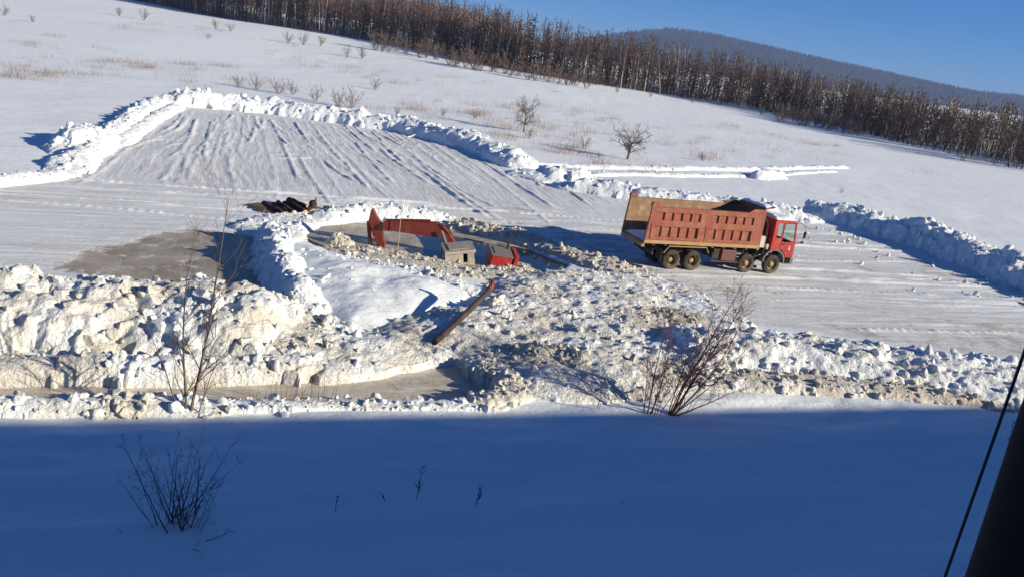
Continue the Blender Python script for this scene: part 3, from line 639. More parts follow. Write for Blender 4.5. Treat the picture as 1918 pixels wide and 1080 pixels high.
def sect(p):
    q = Vector((p[0], p[1], float(zbase(*p)) - CAM_H)); sx = 959 + FPX * q.dot(xr) / max(1, q.dot(fw))
    return next(n_ for lim, n_ in SECT if sx < lim)
hsc = lambda p: float(np.interp(p[0], [-80, -35, 0, 60, 85], [1.42, 1.28, 1.14, 1.04, 0.80]))
LAB = {'birch': 'slender pale-stemmed birch at the wood edge', 'dark': 'bare brown broadleaf tree at the wood edge', 'larch': 'rusty pointed larch at the wood edge'}
rf = np.random.default_rng(55)
for i in range(290):
    u = (i + rf.random()) / 290; back = rf.random() ** 1.3 * 14; p = edge_at(u, back)
    kind = ('birch', 'dark', 'dark', 'larch')[rf.integers(4)] if rf.random() < 0.8 else 'birch'
    sc = (0.68 + 0.5 * rf.random()) * hsc(p)
    plant({'birch': 'birch_tree', 'dark': 'broadleaf_tree', 'larch': 'larch_tree'}[kind], kind, (p[0], p[1], float(zbase(*p)) - 0.3), sc, LAB[kind] + ' ' + sect(p), 'tree', {'birch': 'birches', 'dark': 'broadleaf trees', 'larch': 'larches'}[kind] + ' ' + sect(p))
# the wood behind them, one mass
def wood(name, label, pts, scs, seed, keep=0.55, tk=0.035, kinds=('dark', 'larch', 'birch')):
    r = np.random.default_rng(seed); groups = {}
    for (x, y, z), s in zip(pts, scs):
        kd = kinds[r.integers(len(kinds))]; v = FOREST[kd][r.integers(len(FOREST[kd]))]
        cr = v[3]; cr = cr[r.random(len(cr)) < keep]; a = r.random() * 6.283; ca, sa = math.cos(a), math.sin(a)
        for key, sg in (('t' + kd, v[2][::2] if False else v[2]), ('c' + kd, cr)):
            g = sg.copy()
            for o in (0, 3):
                X_, Y_ = g[:, o].copy(), g[:, o + 1].copy(); g[:, o] = (X_ * ca - Y_ * sa) * s + x; g[:, o + 1] = (X_ * sa + Y_ * ca) * s + y; g[:, o + 2] = g[:, o + 2] * s + z
            g[:, 6:8] = np.maximum(g[:, 6:8] * s, tk); groups.setdefault(key, []).append(g)
    root = empty(name); tag(root, label, 'wood', None, 'stuff')
    for key, gl in groups.items():
        m = {'tbirch': M_BIRCH, 'tdark': M_DARKBARK, 'tlarch': M_DARKBARK, 'cbirch': M_TWIG_WOOD, 'cdark': M_TWIG_WOOD, 'clarch': M_TWIG_OCHRE}[key]
        o = link('trunks' if key[0] == 't' else 'crowns', segs_mesh(key, np.concatenate(gl), m), root); o['kind'] = 'stuff'
    return root
pts, scs = [], []
for i in range(2300):
    u = rf.random() ** 0.8; back = 4 + rf.random() ** 1.3 * (70 if u < .5 else 40); p = edge_at(u, back); pts.append((p[0], p[1], float(zbase(*p)) - 0.3)); scs.append((0.7 + 0.55 * rf.random()) * hsc(p))
wood('forest', 'deep brown winter wood filling the land behind the field', pts, scs, 5, 0.10, 0.085)
us = []
for i in range(21000):
    u = rf.random(); p = edge_at(u, rf.random() ** 1.2 * 45 - 0.5); z0 = float(zbase(*p)) - .2; h = 0.8 + 2.6 * rf.random() ** 1.5; w_ = rf.normal(size=2) * .25 * h
    us.append([p[0], p[1], z0, p[0] + w_[0], p[1] + w_[1], z0 + h, .045, .02])
tag(link('undergrowth', segs_mesh('undergrowth', np.array(us), M_TWIG_WOOD)), 'dark leafless undergrowth between the trunks of the wood', 'undergrowth', None, 'stuff')

# hills behind: a wooded hill on the left and the long blue mountain
M_HILL = mat_rubble('wooded_hillside', 0.9, 0.9, 0.3, 0.02, (0.30, 0.27, 0.25)); M_HILL2 = mat_flat('hill_snow_and_brush', (0.15, 0.11, 0.09), 0.9, 0, 0.5, 0.02, (0.62, 0.62, 0.64), 0.45)
M_MTN = mat_flat('mountain_wood', (0.036, 0.032, 0.035), 0.95, 0, 0.5, 0.006, (0.060, 0.055, 0.06), 0.4)
def hill(name, prof_px, Y, depth, mat, res, seed, label):
    pr = np.array([W(px, py, Y)[[0, 2]] for px, py in prof_px])
    xs = np.arange(pr[0, 0], pr[-1, 0], res); ys = np.arange(Y - depth, Y + depth, res); X, Yg = np.meshgrid(xs, ys)
    q = np.clip(1 - np.abs(Yg - Y) / depth, 0, 1); zr = np.interp(X, pr[:, 0], pr[:, 1])
    Z = zr * (q * q * (3 - 2 * q)) * (1.0 + 0.30 * (fbm(X / (depth * .35), Yg / (depth * .35), 4, seed) - 0.47) * (1 - q)) 
    Z = Z + (fbm(X / (res * 2.5), Yg / (res * 2.5), 2, seed + 2) - 0.47) * res * 0.25 - 3
    ny, nx = X.shape; idx = np.arange(ny * nx).reshape(ny, nx); F = np.stack([idx[:-1, :-1], idx[:-1, 1:], idx[1:, 1:], idx[1:, :-1]], -1).reshape(-1, 4)
    o = link(name, raw_mesh(name, np.stack([X, Yg, Z], -1).reshape(-1, 3), [F], mat, True)); tag(o, None, None, None, 'structure')
    return X, Yg, Z
HX, HY, HZ = hill('hill', [(-500,-160),(200,-150),(500,-90),(700,-25),(800,0),(870,12),(920,30),(980,62),(1060,110),(1150,150),(1300,180)], 900, 420, M_HILL2, 7, 71, '')
MX, MY, MZ = hill('mountain', [(600,110),(900,95),(1040,80),(1130,68),(1190,60),(1250,55),(1310,62),(1400,82),(1500,106),(1600,127),(1700,150),(1790,170),(1850,174),(1918,182),(2100,200),(2400,250)], 3400, 1500, M_MTN, 28, 73, '')
def spikes(name, label, X, Y, Z, count, h, mat, seed, lo=0.2):
    r = np.random.default_rng(seed); i = r.integers(0, X.shape[0], count * 2); j = r.integers(0, X.shape[1], count * 2)
    ok = (Z[i, j] > Z.max() * lo) & (Y[i, j] < np.median(Y) + 60); i, j = i[ok][:count], j[ok][:count]
    dx = (r.random(len(i)) - .5) * (X[0, 1] - X[0, 0]); x, y, z = X[i, j] + dx, Y[i, j], Z[i, j] - h * .15
    hh = h * (0.6 + 0.7 * r.random(len(i)))
    s = np.stack([x, y, z, x + r.normal(size=len(i)) * h * .04, y, z + hh, hh * 0.20, hh * 0.05], 1)
    o = link(name, segs_mesh(name, s, mat)); return tag(o, label, 'wood', None, 'stuff')
spikes('forest', 'distant wood covering the blue mountain', MX, MY, MZ, 26000, 11, M_MTN, 5, 0.05)
hp = []; hs = []
rh = np.random.default_rng(8)
for _ in range(900):
    i, j = rh.integers(5, HX.shape[0] // 2 + 4), rh.integers(HX.shape[1] // 4, HX.shape[1] - 8)
    if HZ[i, j] > 8: hp.append((HX[i, j] + rh.normal() * 3, HY[i, j], HZ[i, j] - 1)); hs.append(0.7 + 0.5 * rh.random())
wood('forest', 'thin bare wood on the snowy hillside behind the left trees', hp, hs, 6, 0.06, 0.12)

# the air: thin haze over the whole valley
bm = bmesh.new(); bmesh.ops.create_cube(bm, size=1.0); me = bpy.data.meshes.new('haze'); bm.to_mesh(me); bm.free()
hz_lo, hz_hi = -3.0, float(max(MZ.max(), HZ.max())) + 40
hz = tag(link('haze', me), 'thin pale winter haze over the valley', 'haze', None, 'stuff'); hz.scale = (13000, 9000, hz_hi - hz_lo); hz.location = (0, 2500, (hz_hi + hz_lo) / 2)
hm = bpy.data.materials.new('thin_haze'); hm.use_nodes = True; ht = hm.node_tree; ht.nodes.clear()
ho = ht.nodes.new('ShaderNodeOutputMaterial'); hv = ht.nodes.new('ShaderNodeVolumePrincipled'); hv.inputs['Color'].default_value = (0.36, 0.56, 1.0, 1); hv.inputs['Density'].default_value = 1.4e-4
ht.links.new(hv.outputs[0], ho.inputs['Volume']); me.materials.append(hm)

# tall dark conifers poking above the wood
for (px, py, top, lab) in ((915, 128, 12, 'tall dark larch with a ragged crown rising above the wood'), (985, 140, 28, 'dark larch with a bare forked top left of the blue mountain'), (955, 134, 60, 'mid height dark larch beside the two tall ones')):
    b = HIT(px, py); b = b + np.array([0, 10, 0]); b[2] = float(zbase(b[0], b[1])); ztop = W(px, top, b[1])[2]
    r = np.random.default_rng(px); tr, cr = plant_kind('larch', r, 12.5); e = empty('larch_tree', tuple(b)); k = (ztop - b[2]) / 12.1; e.scale = (k * 1.1, k * 1.1, k)
    link('trunk', segs_mesh('trunk', thick(tr, .03), M_DARKBARK, 5), e); link('crown', segs_mesh('crown', thick(cr, .035), M_NEEDLE), e); tag(e, lab, 'tree')

# brush and small trees at the foot of the wood
def field_shrub(px, py, hpx, label, group=None, name='field_shrub', kind='shrub', var=None, cat='shrub'):
    b = HIT(px, py); h = hpx / FPX * b[1] / math.cos(PITCH) * 0.96
    return plant(name, kind, (b[0], b[1], b[2] - 0.08), h / {'shrub': 2.4, 'dark': 10.5, 'birch': 12.0, 'larch': 12.5}[kind], label, cat, group, var=var)
r9 = np.random.default_rng(91)
for i in range(34):
    q = (i + r9.random()) / 34; px = 700 + q * 400; py = 96 + q * 68 + r9.random() * 6 - (0 if q > .3 else 8)
    field_shrub(px, py, 20 + r9.random() * 26, 'bare brush in the dark strip before the wood left of centre', 'brush strip left of centre')
for i in range(24):
    q = (i + r9.random()) / 24; field_shrub(1452 + q * 160, 221 + q * 30 + r9.random() * 5, 20 + r9.random() * 20, 'bare brush in the low dark strip before the right wood', 'brush strip on the right')
for i in range(46):
    q = (i + r9.random()) / 46; px = 1600 + q * 340; py = 250 + q * 74 - r9.random() * 4
    k = ('birch', 'dark', 'dark')[r9.integers(3)]
    field_shrub(px, py, 52 + r9.random() * 30 + 16 * q, 'slim tree in the front row standing in the shaded snow on the right', 'front row of slim trees on the right', {'birch': 'birch_tree', 'dark': 'broadleaf_tree'}[k], k, cat='tree')
# single shrubs on the field
for px, py, h, lab in ((270,38,26,'round brown shrub by the top left edge of the field'),(224,30,20,'small shrub left of the round brown shrub'),(62,42,17,'small low shrub near the top left corner'),(8,30,22,'shrub cut off by the left edge of the photograph'),
    (405,54,22,'thin shrub standing alone below the left wood'),(432,58,18,'small shrub just right of the thin lone shrub'),(390,73,14,'tiny round shrub on the upper left snow'),(540,80,24,'first shrub of the row of three below the wood'),(568,83,26,'middle shrub of the row of three below the wood'),(600,85,22,'last shrub of the row of three below the wood'),
    (480,168,34,'dark dense shrub above the left half of the far snow bank'),(445,162,24,'pale shrub left of the dark dense shrub'),(522,176,36,'loose tall shrub right of the dark dense shrub'),(548,178,32,'loose shrub above the middle of the far bank'),(590,190,36,'tall thin shrub above the far snow bank'),(634,200,40,'brown bushy shrub right above the far snow bank'),(657,203,46,'tallest brown shrub right above the far snow bank'),
    (702,168,26,'little upright sapling on the open snow below the wood'),(650,106,22,'shrub at the left start of the dark brush strip'),(678,109,26,'shrub in the snow just before the brush strip'),
    (890,222,20,'low straw coloured shrub behind the far bank'),(992,260,24,'low shrub at the foot of the lone twisted tree'),(1094,278,28,'dark small shrub between the two lone trees'),(828,218,22,'wispy shrub above the right half of the far bank'),(1122,296,16,'wispy twig left of the round lone tree'),
    (1155,174,17,'small pale shrub below the wood right of centre'),(1218,182,15,'tiny pale shrub below the wood'),(1296,192,20,'lone pale shrub at the edge of the wood'),(1425,216,20,'isolated dark shrub left of the low brush strip'),(1316,302,22,'straw coloured shrub above the side track'),(1803,300,24,'small dark shrub before the right trees'),(745,216,22,'wispy shrub over the middle of the far bank'),(1575,362,14,'small straw tuft shrub right of the side track')):
    field_shrub(px, py, h, lab)
M_TWISTED = M_TWIG_DARK
def round_tree(px, py, hpx, seed, label, name='bare_tree', squash=1.0):
    b = HIT(px, py); h = hpx / FPX * b[1] / math.cos(PITCH) * 0.96; tr, cr = plant_kind('roundtree', np.random.default_rng(seed), 3.6)
    e = empty(name, (b[0], b[1], b[2] - .05)); top = max(cr[:, 5].max(), 0.1); k = h / top; e.scale = (k * squash, k * squash, k)
    link('trunk', segs_mesh('trunk', tr, M_BARK, 6), e); link('crown', segs_mesh('crown', thick(cr, .008), M_BARK), e); return tag(e, label, 'tree')
round_tree(980, 248, 72, 4, 'lone twisted bare tree on the snowy field above the lot corner', squash=0.62)
round_tree(1175, 298, 68, 9, 'lone round-crowned bare tree on the field behind the truck', squash=1.1)

# dry grass over the field: one mass
def grass():
    r = np.random.default_rng(12); segs = []
    def tuft(b, n, h, spread):
        for _ in range(n):
            a = r.random() * 6.283; p = np.array([b[0] + r.normal() * spread, b[1] + r.normal() * spread, 0]); p[2] = float(zbase(p[0], p[1])) - .05
            q = p + np.array([math.cos(a) * .3, math.sin(a) * .3, 1]) * h * (.4 + .7 * r.random()); segs.append(np.concatenate([p, q, [.013, .006]]))
    for _ in range(1800):
        px = r.random() * 1918; py = 30 + r.random() * 330
        y_edge = 10 + (px - 230) * 0.185; 
        if py < y_edge + 14 or py > 335: continue
        b = HIT(px, py)
        if sdist(np.array([b[0]]), np.array([b[1]]), PLOWED)[0] > -3: continue
        if px < 330 and py > 150: continue
        if fbm(b[0] / 25, b[1] / 25, 3, 3) < 0.43: continue
        tuft(b, r.integers(12, 46), 0.55 + 0.4 * r.random(), 0.5 + r.random() * 1.3)
    for px, py, n, h in ((270,128,160,.8),(420,125,120,.8),(100,70,90,.8),(350,122,120,.9),(240,118,90,.7),(60,82,90,.7),(1318,296,120,.8),(700,205,90,.7),(885,215,160,.9),(1015,238,80,.7),(940,240,90,.7),(1060,262,90,.7),(780,208,120,.8)):
        tuft(HIT(px, py), n, h, 1.6)
    return tag(link('dry_grass', segs_mesh('dry_grass', np.array(segs), M_DRYGRASS)), 'straw coloured dry grass poking through the field snow', 'grass', None, 'stuff')
grass()

# ------------------------------------------------------------------ saplings and bushes near the railway
def stems_thing(name, label, base, stems, mat, cat='sapling', seed=1, twig=10, tl=0.9, sub=3, sides=5, group=None, mint=0.004, spread=0.6, lo=0.2, fork=0):
    r = np.random.default_rng(seed); e = empty(name, tuple(base)); tag(e, label, cat, group)
    for (dx, dy, d, L, rad) in stems:
        b = bend((dx, dy, -0.12), d, L, rad, rad * 0.16, 9, r, 0.05, 0.01)
        s = link('stem', segs_mesh('stem', np.array(b), mat, sides), e)
        tw = offshoots(b, max(2, int(twig * L / 3)), tl * L / 3, r, spread, lo, 0.5, 4, 0.07, sub, 0.5, tip=0.35)
        link('twigs', segs_mesh('twigs', thick(np.array(tw), mint), mat), s)['kind'] = 'stuff'
    return e
b = P(352, 778); 
stems_thing('sapling', 'tall thin two-stemmed bare sapling in front of the big dirty bank', b, [(0.05, 0, (0.05, .06, 1), 5.9, .045), (-0.03, 0, (-.13, .03, 1), 5.0, .036), (-0.2, 0.05, (-.30, .05, 1), 3.4, .022), (.2, .05, (.28, .05, 1), 2.8, .018)], M_BARK, 'tree', 21, 15, 0.95, 3, spread=0.62, lo=0.12)
b = P(1213, 772)
stems_thing('willow_shrub', 'upright cluster of thin bare stems left of the leaning shrub', b, [(0, 0, (.10, .1, 1), 3.3, .026), (.1, .05, (.22, 0, 1), 3.4, .028), (-.08, 0, (-.12, .1, 1), 2.5, .018), (.16, .1, (.05, .2, 1), 2.7, .018), (.3, .1, (.16, .1, 1), 2.6, .016), (-.15, .05, (-.03, 0, 1), 1.9, .012), (.4, .1, (.30, .1, 1), 2.6, .016), (.22, -.05, (.02, .1, 1), 2.2, .014)], M_TWIG_RED, 'shrub', 22, 26, 0.8, 5, mint=.0045)
b = P(1256, 772)
stems_thing('willow_shrub', 'large bare shrub with dark stems leaning right in front of the truck', b, [(0, 0, (.52, .2, 1), 4.5, .048), (.05, .05, (.30, .2, 1), 4.7, .040), (.08, 0, (.74, .1, 1), 4.1, .034), (.12, 0, (1.35, .1, .75), 2.4, .030), (0, .1, (.22, .3, 1), 3.6, .026), (.1, .1, (.95, .2, 1), 3.3, .024), (-.05, .05, (.12, .1, 1), 3.0, .020), (.15, .05, (.45, .3, 1), 3.2, .022)], M_TWIG_RED, 'shrub', 23, 20, 0.95, 5, mint=.0045)
stems_thing('sapling', 'small slim bare sapling left of the willow stems', P(1116, 768), [(0, 0, (.05, 0, 1), 1.5, .016), (.05, 0, (.22, .1, 1), 1.2, .012), (-.04, 0, (-.2, 0, 1), 1.0, .010)], M_TWIG, 'shrub', 24, 12, .7, 2)
for i, (px, py, h, lab) in enumerate(((478, 762, 1.0, 'straw brown stalk clump just right of the tall sapling'), (536, 758, 1.8, 'clump of tall dry stalks by the stream edge'), (566, 762, 1.4, 'reddish stalk clump right of the tall dry stalks'), (604, 760, 1.7, 'leaning dry stalks at the right end of the stalk row'), (1778, 760, 0.8, 'short twiggy bush at the foot of the right bank'), (1815, 762, 0.9, 'twiggy bush cut by the cable at the right'))):
    stems_thing('stalk_clump', lab, P(px, py), [((k - 3) * .09, 0, ((k - 3) * .10, .05 * (k % 3), 1), h * (.6 + .13 * (k % 4)), .009) for k in range(7)], M_TWIG, 'shrub', 60 + i, 5, .5, 1, 4)
# shaded bush and weeds on the near snow
b = P(335, 985); b[2] = float(zbase(b[0], b[1]))
fan = [(math.cos(k * 2.4) * .16 * (k % 4), math.sin(k * 2.4) * .12 * (k % 3), ((k - 11) * .062, .25 * math.sin(k * 1.7), 1), 1.15 + .55 * ((k * 7) % 5) / 4, .0065 + .003 * (k % 3)) for k in range(23)] + [(math.cos(k * 1.9) * .3, math.sin(k * 1.9) * .2, ((k - 7) * .09, .3 * math.sin(k * 2.3), 1), .7 + .5 * ((k * 5) % 7) / 6, .005) for k in range(15)]
fan += [(.25, -.2, (1.2, -.3, .45), .9, .010), (-.2, -.25, (-1.1, -.5, .5), .6, .009), (.1, -.3, (1.0, -.6, .35), .8, .009), (-.3, 0, (-.9, 0, 1.0), 1.0, .010)]
bb_ = stems_thing('bush', 'bare fan-shaped bush standing alone in the blue shaded snow', b, fan, M_TWIG_DARK, 'shrub', 31, 11, .75, 3, 4, mint=.002); bb_.scale = (1.38, 1.38, 1.38)
def weed(px, py, h, lean, label, heads, seed):
    r = np.random.default_rng(seed); p = P(px, py); p[2] = float(zbase(p[0], p[1])); e = empty('dry_weed', tuple(p)); e.scale = (1.25, 1.25, 1.25); tag(e, label, 'weed')
    s = bend((0, 0, -.05), (lean, .1, 1), h, .007, .003, 6, r, .06); link('stem', segs_mesh('stem', np.array(s), M_TWIG_DARK, 4), e)
    t = offshoots(s, heads, .16, r, .5, .25, 1.2, 2, .05); link('seed_head', segs_mesh('seed_head', thick(np.array(t), .006), M_TWIG_DARK), e)
weed(778, 938, .72, .16, 'tall dry weed stalk leaning right in the shaded snow', 16, 1)
weed(888, 950, .42, .35, 'short bent weed with drooping seed heads in the shaded snow', 18, 2)
weed(627, 958, .42, .02, 'thin upright weed stalk right of the shaded bush', 5, 3)
weed(722, 938, .20, -.3, 'tiny broken weed stem left of the tall weed', 3, 4)
weed(1165, 942, .06, .1, 'tiny weed tip barely out of the middle of the shaded snow', 2, 5)
weed(1882, 850, .85, .10, 'dry weed stalk just left of the cable', 14, 6)
weed(1893, 848, .62, .16, 'dry weed stalk between cable and dark pole', 10, 7)

# ------------------------------------------------------------------ dump truck
M_RED = mat_paint('faded_red_body_paint', (0.29, 0.078, 0.044), (0.10, 0.055, 0.04), (0.28, 0.17, 0.11), 0.72)
M_REDIN = mat_paint('worn_body_inside', (0.26, 0.16, 0.095), (0.13, 0.08, 0.055), (0.42, 0.33, 0.17), 0.7)
M_SKIRT = mat_flat('dusty_yellow_skirt', (0.40, 0.27, 0.14), 0.7, 0, 0.3, 2.0, (0.25, 0.15, 0.10), 0.5, 0.3)
M_CAB = mat_flat('red_cab_paint', (0.38, 0.032, 0.028), 0.28, 0, 0.15, 2.0, (0.40, 0.16, 0.11), 0.35, 0.5)
M_BLACK = mat_flat('black_underframe', (0.022, 0.020, 0.019), 0.75, 0, 0.4, 3.0, (0.10, 0.08, 0.06), 0.5)
M_TYRE = mat_flat('dusty_tyre_rubber', (0.035, 0.033, 0.031), 0.9, 0, 0.3, 5.0, (0.17, 0.145, 0.115), 0.75, 0.2)
M_HUB = mat_flat('ochre_wheel_hub', (0.34, 0.235, 0.11), 0.6, 0, 0.3, 6.0, (0.12, 0.08, 0.05), 0.6)
M_HUBDARK = mat_flat('dark_wheel_dish', (0.09, 0.065, 0.045), 0.7, 0, 0.4, 6.0)
M_TANK = mat_flat('maroon_tank', (0.13, 0.035, 0.03), 0.55, 0, 0.35, 3.0, (0.14, 0.10, 0.08), 0.6)
M_PALE = mat_flat('pale_grey_paint', (0.52, 0.48, 0.42), 0.6, 0, 0.25, 4.0, (0.28, 0.22, 0.17), 0.4)
M_GREY = mat_flat('grey_plastic', (0.16, 0.155, 0.15), 0.6, 0, 0.3, 4.0)
M_CHROME = mat_flat('dull_metal', (0.45, 0.44, 0.42), 0.35, 0.8, 0.2, 4.0)
M_WHITE = mat_flat('white_mark', (0.75, 0.70, 0.62), 0.6, 0, 0.1)
def mat_glass():
    m, t, b = nt('cab_glass'); b.inputs['Base Color'].default_value = (0.86, 0.93, 0.89, 1); b.inputs['Roughness'].default_value = 0.04
    b.inputs['Transmission Weight'].default_value = 1.0; b.inputs['IOR'].default_value = 1.02; b.inputs['Specular IOR Level'].default_value = 1.0; return m
M_GLASS = mat_glass()
M_LAMP = mat_flat('lamp_lens', (0.6, 0.6, 0.58), 0.15, 0, 0.1); M_AMBER = mat_flat('amber_lens', (0.7, 0.25, 0.06), 0.2, 0, 0.1)

YAW = R(20.6); K = 0.965
w1 = P(1253, 503); left = np.array([-math.sin(YAW), math.cos(YAW), 0]); tpos = w1 + left * 1.02 * K
T0 = empty('dump_truck', (tpos[0], tpos[1], -0.05), YAW); T0.scale = (K, K, K)
tag(T0, 'red eight-wheeled dump truck with open rear parked on the icy road', 'truck')
# chassis
c = MB()
for y in (-.42, .42): c.box(-1.25, 7.6, y - .05, y + .05, .78, 1.06)
for x in (-1.1, .1, 1.3, 2.6, 3.9, 5.2, 6.9): c.box(x, x + .12, -.37, .37, .82, 1.02)
for x in (0, 1.35, 4.9, 6.65): c.tube([(x, -.95, .36), (x, .95, .36)], .11, 10)
c.box(-.35, 1.7, -.62, -.50, .52, .78); c.box(-.35, 1.7, .50, .62, .52, .78); c.box(4.2, 7.4, -.60, -.48, .62, .74); c.box(4.2, 7.4, .48, .60, .62, .74)
c.tube([(2.3, 0, .75), (.7, 0, .6)], .06, 8); c.box(2.6, 3.3, -.3, .35, .55, .8)
ch = c.build('chassis', M_BLACK, T0); ch.location = (0, 0, .2)
# wheels
def tyre_profile(rad, w): return [(rad * .55, -w * .42), (rad * .62, -w * .5), (rad * .86, -w * .5), (rad * .965, -w * .40), (rad, -w * .28), (rad, -w * .06), (rad * .975, -w * .05), (rad * .975, w * .05), (rad, w * .06), (rad, w * .28), (rad * .965, w * .40), (rad * .86, w * .5), (rad * .62, w * .5), (rad * .55, w * .42)]
tm = MB().lathe(tyre_profile(.56, .29), 36, caps=False).mesh('tyre', M_TYRE, True); tm.set_sharp_from_angle(angle=R(40))
fr = MB().lathe([(.345, -.10), (.345, .02), (.30, .05), (.20, -.02), (.17, .06), (.10, .12), (.06, .13)], 28).mesh('rim', M_HUB, True); fr.set_sharp_from_angle(angle=R(35))
rr_ = MB().lathe([(.345, -.12), (.345, .10), (.315, .12), (.30, .06), (.27, -.07), (.15, -.09), (.13, .02), (.07, .04)], 28).mesh('rim', M_HUB, True); rr_.set_sharp_from_angle(angle=R(35))
rd = MB().lathe([(.285, -.06), (.28, -.055), (.16, -.075), (.15, -.07)], 24).mesh('dish', M_HUBDARK, True)
nut = MB()
for k in range(10): nut.lathe([(.018, 0), (.018, .035)], 6, 'y', (.215 * math.cos(k * .6283), 0.0, .215 * math.sin(k * .6283)))
nutm = nut.mesh('wheel_nuts', M_HUBDARK)
for x in (0, 1.35, 4.9, 6.65):
    for sd in (-1, 1):
        rear = x < 2; e = empty('wheel'); e.parent = T0; e.location = (x, sd * (.98 if rear else 1.03), .56); e.rotation_euler = (0, 0, 0 if sd > 0 else math.pi)
        link('tyre', tm, e)
        if rear:
            t2 = link('tyre', tm, e); t2.location = (0, -.33, 0)
            link('rim', rr_, e); link('dish', rd, e)
        else: link('rim', fr, e)
        n_ = link('wheel_nuts', nutm, e); n_.location = (0, -.055 if rear else .0, 0)
# dump body
BX0, BX1, BZ0, BZ1, BW = -2.06, 5.36, 1.56, 3.56, 1.27
e = MB(); e.box(BX0 + .02, BX1, -BW + .02, BW - .02, BZ0 - .02, BZ0 + .06)
for x in np.arange(-1.4, 5.6, .75): e.box(x, x + .12, -BW + .05, BW - .05, BZ0 - .16, BZ0 - .022)
for y in (-.42, .42): e.box(BX0 + .3, BX1 - .1, y - .08, y + .08, BZ0 - .24, BZ0 - .162)
e.box(BX0 - .06, BX0 + .12, -BW - .02, BW + .02, BZ0 - .26, BZ0 - .022)
body = e.build('dump_body', M_REDIN, T0)
LZ = BZ1 - BZ0
def side(sd):
    inn, out = sd * BW, sd * (BW + .055); ya, yb = sorted((inn, out)); rk = .16
    s = MB().prism([(BX0, BZ0 - .02), (BX1, BZ0 - .02), (BX1, BZ1), (BX0 + rk, BZ1)], ya, yb).build('side_wall', M_RED, body)
    i_ = sd * (BW - .012); a_, b_ = sorted((i_, inn)); MB().prism([(BX0 + .03, BZ0 + .07), (BX1 - .05, BZ0 + .07), (BX1 - .05, BZ1 - .03), (BX0 + rk + .03, BZ1 - .03)], a_, b_ - .001 if sd > 0 else b_).build('inner_lining', M_REDIN, s)
    po = sd * (BW + .13)
    def plate(name, x0, x1, z0, z1, mat=M_RED, extra=0.0, slope=False):
        y0, y1 = sorted((out, po + sd * extra)); m = MB()
        if slope:
            f = lambda z: BX0 + rk * (z - BZ0) / LZ
            m.prism([(f(z0), z0), (x1, z0), (x1, z1), (f(z1), z1)], y0, y1)
        else: m.box(x0, x1, y0, y1, z0, z1)
        return m.build(name, mat, s)
    zl = [0.0, .15, .37, .93, 1.29, 1.72, LZ]
    plate('skirt_rail', BX0, BX1, BZ0 - .03, BZ0 + zl[1], M_SKIRT, .012, True)
    plate('lower_rail', BX0, BX1, BZ0 + zl[1] + .002, BZ0 + zl[2], slope=True); plate('middle_rail', BX0, BX1, BZ0 + zl[3], BZ0 + zl[4], slope=True); plate('top_rail', BX0, BX1, BZ0 + zl[5], BZ1 - .02, slope=True)
    for z0, z1 in ((zl[2], zl[3]), (zl[4], zl[5])):
        low = z0 < 1
        g0 = (.50, 3.20) if low else (.55, 3.25); g1 = (3.92, 6.66) if low else (3.95, 6.70)
        xs_ = [0]
        plate('end_rib', BX0 + .02, BX0 + g0[0], BZ0 + z0 + .002, BZ0 + z1 - .002, slope=True)
        for gi, (ga, gb) in enumerate((g0, g1)):
            pw = (gb - ga - 4 * .12) / 5
            for k in range(4):
                xa = BX0 + ga + pw * (k + 1) + .12 * k; plate('rib', xa, xa + .12, BZ0 + z0 + .002, BZ0 + z1 - .002)
        plate('centre_rib', BX0 + g0[1], BX0 + g1[0], BZ0 + z0 + .002, BZ0 + z1 - .002); plate('end_rib', BX0 + g1[1], BX1, BZ0 + z0 + .002, BZ0 + z1 - .002)
        if low:
            for ga, gb in (g0, g1):
                y0, y1 = sorted((po + sd * .001, po + sd * .03)); m = MB(); xa, xb, za, zb = BX0 + ga - .22, BX0 + gb + .12, BZ0 + z0 - .14, BZ0 + z1 + .14
                m.box(xa, xb, y0, y1, za, za + .11); m.box(xa, xb, y0, y1, zb - .11, zb); m.box(xa, xa + .13, y0, y1, za + .111, zb - .111); m.box(xb - .10, xb, y0, y1, za + .111, zb - .111)
                m.build('panel_frame', M_RED, s)
    # rear post head and front cheek
    y0, y1 = sorted((sd * (BW - .06), sd * (BW + .14)))
    MB().prism([(BX0 + .13, BZ1 - .02), (BX0 + .62, BZ1 - .02), (BX0 + .58, BZ1 + .20), (BX0 + .22, BZ1 + .22), (BX0 + .14, BZ1 + .14)], y0, y1).build('hinge_post', M_RED, s, bevel=.012)
    MB().prism([(BX1 - 1.15, BZ1 - .019), (BX1 + .02, BZ1 - .019), (BX1 + .02, BZ1 + .20), (BX1 - .75, BZ1 + .20)], sd * BW if sd > 0 else sd * (BW + .08), sd * (BW + .08) if sd > 0 else sd * BW).build('cheek_plate', M_RED, s)
    # mudguard bracket
    m = MB(); yb_ = sd * (BW + .06)
    m.tube([(-.72, yb_, .80), (-.42, yb_, 1.20), (1.95, yb_, 1.22), (2.12, yb_, .92)], .035, 6); m.build('mudguard_bracket', M_SKIRT, ch)
side(-1); side(1)
m = MB(); m.box(BX1 - .05, BX1, -BW + .002, BW - .002, BZ0 + .062, BZ1 + .20); 
for y in (-.8, -.27, .27, .8): m.box(BX1 + .001, BX1 + .09, y - .06, y + .06, BZ0 + .1, BZ1)
m.build('front_wall', M_RED, body)
MB().prism([(BX1 - .02, BZ1 + .203), (BX1 + .62, BZ1 + .33), (BX1 + .64, BZ1 + .40), (BX1 - .02, BZ1 + .27)], -BW - .02, BW + .02).build('canopy', M_RED, body)
sn = MB()
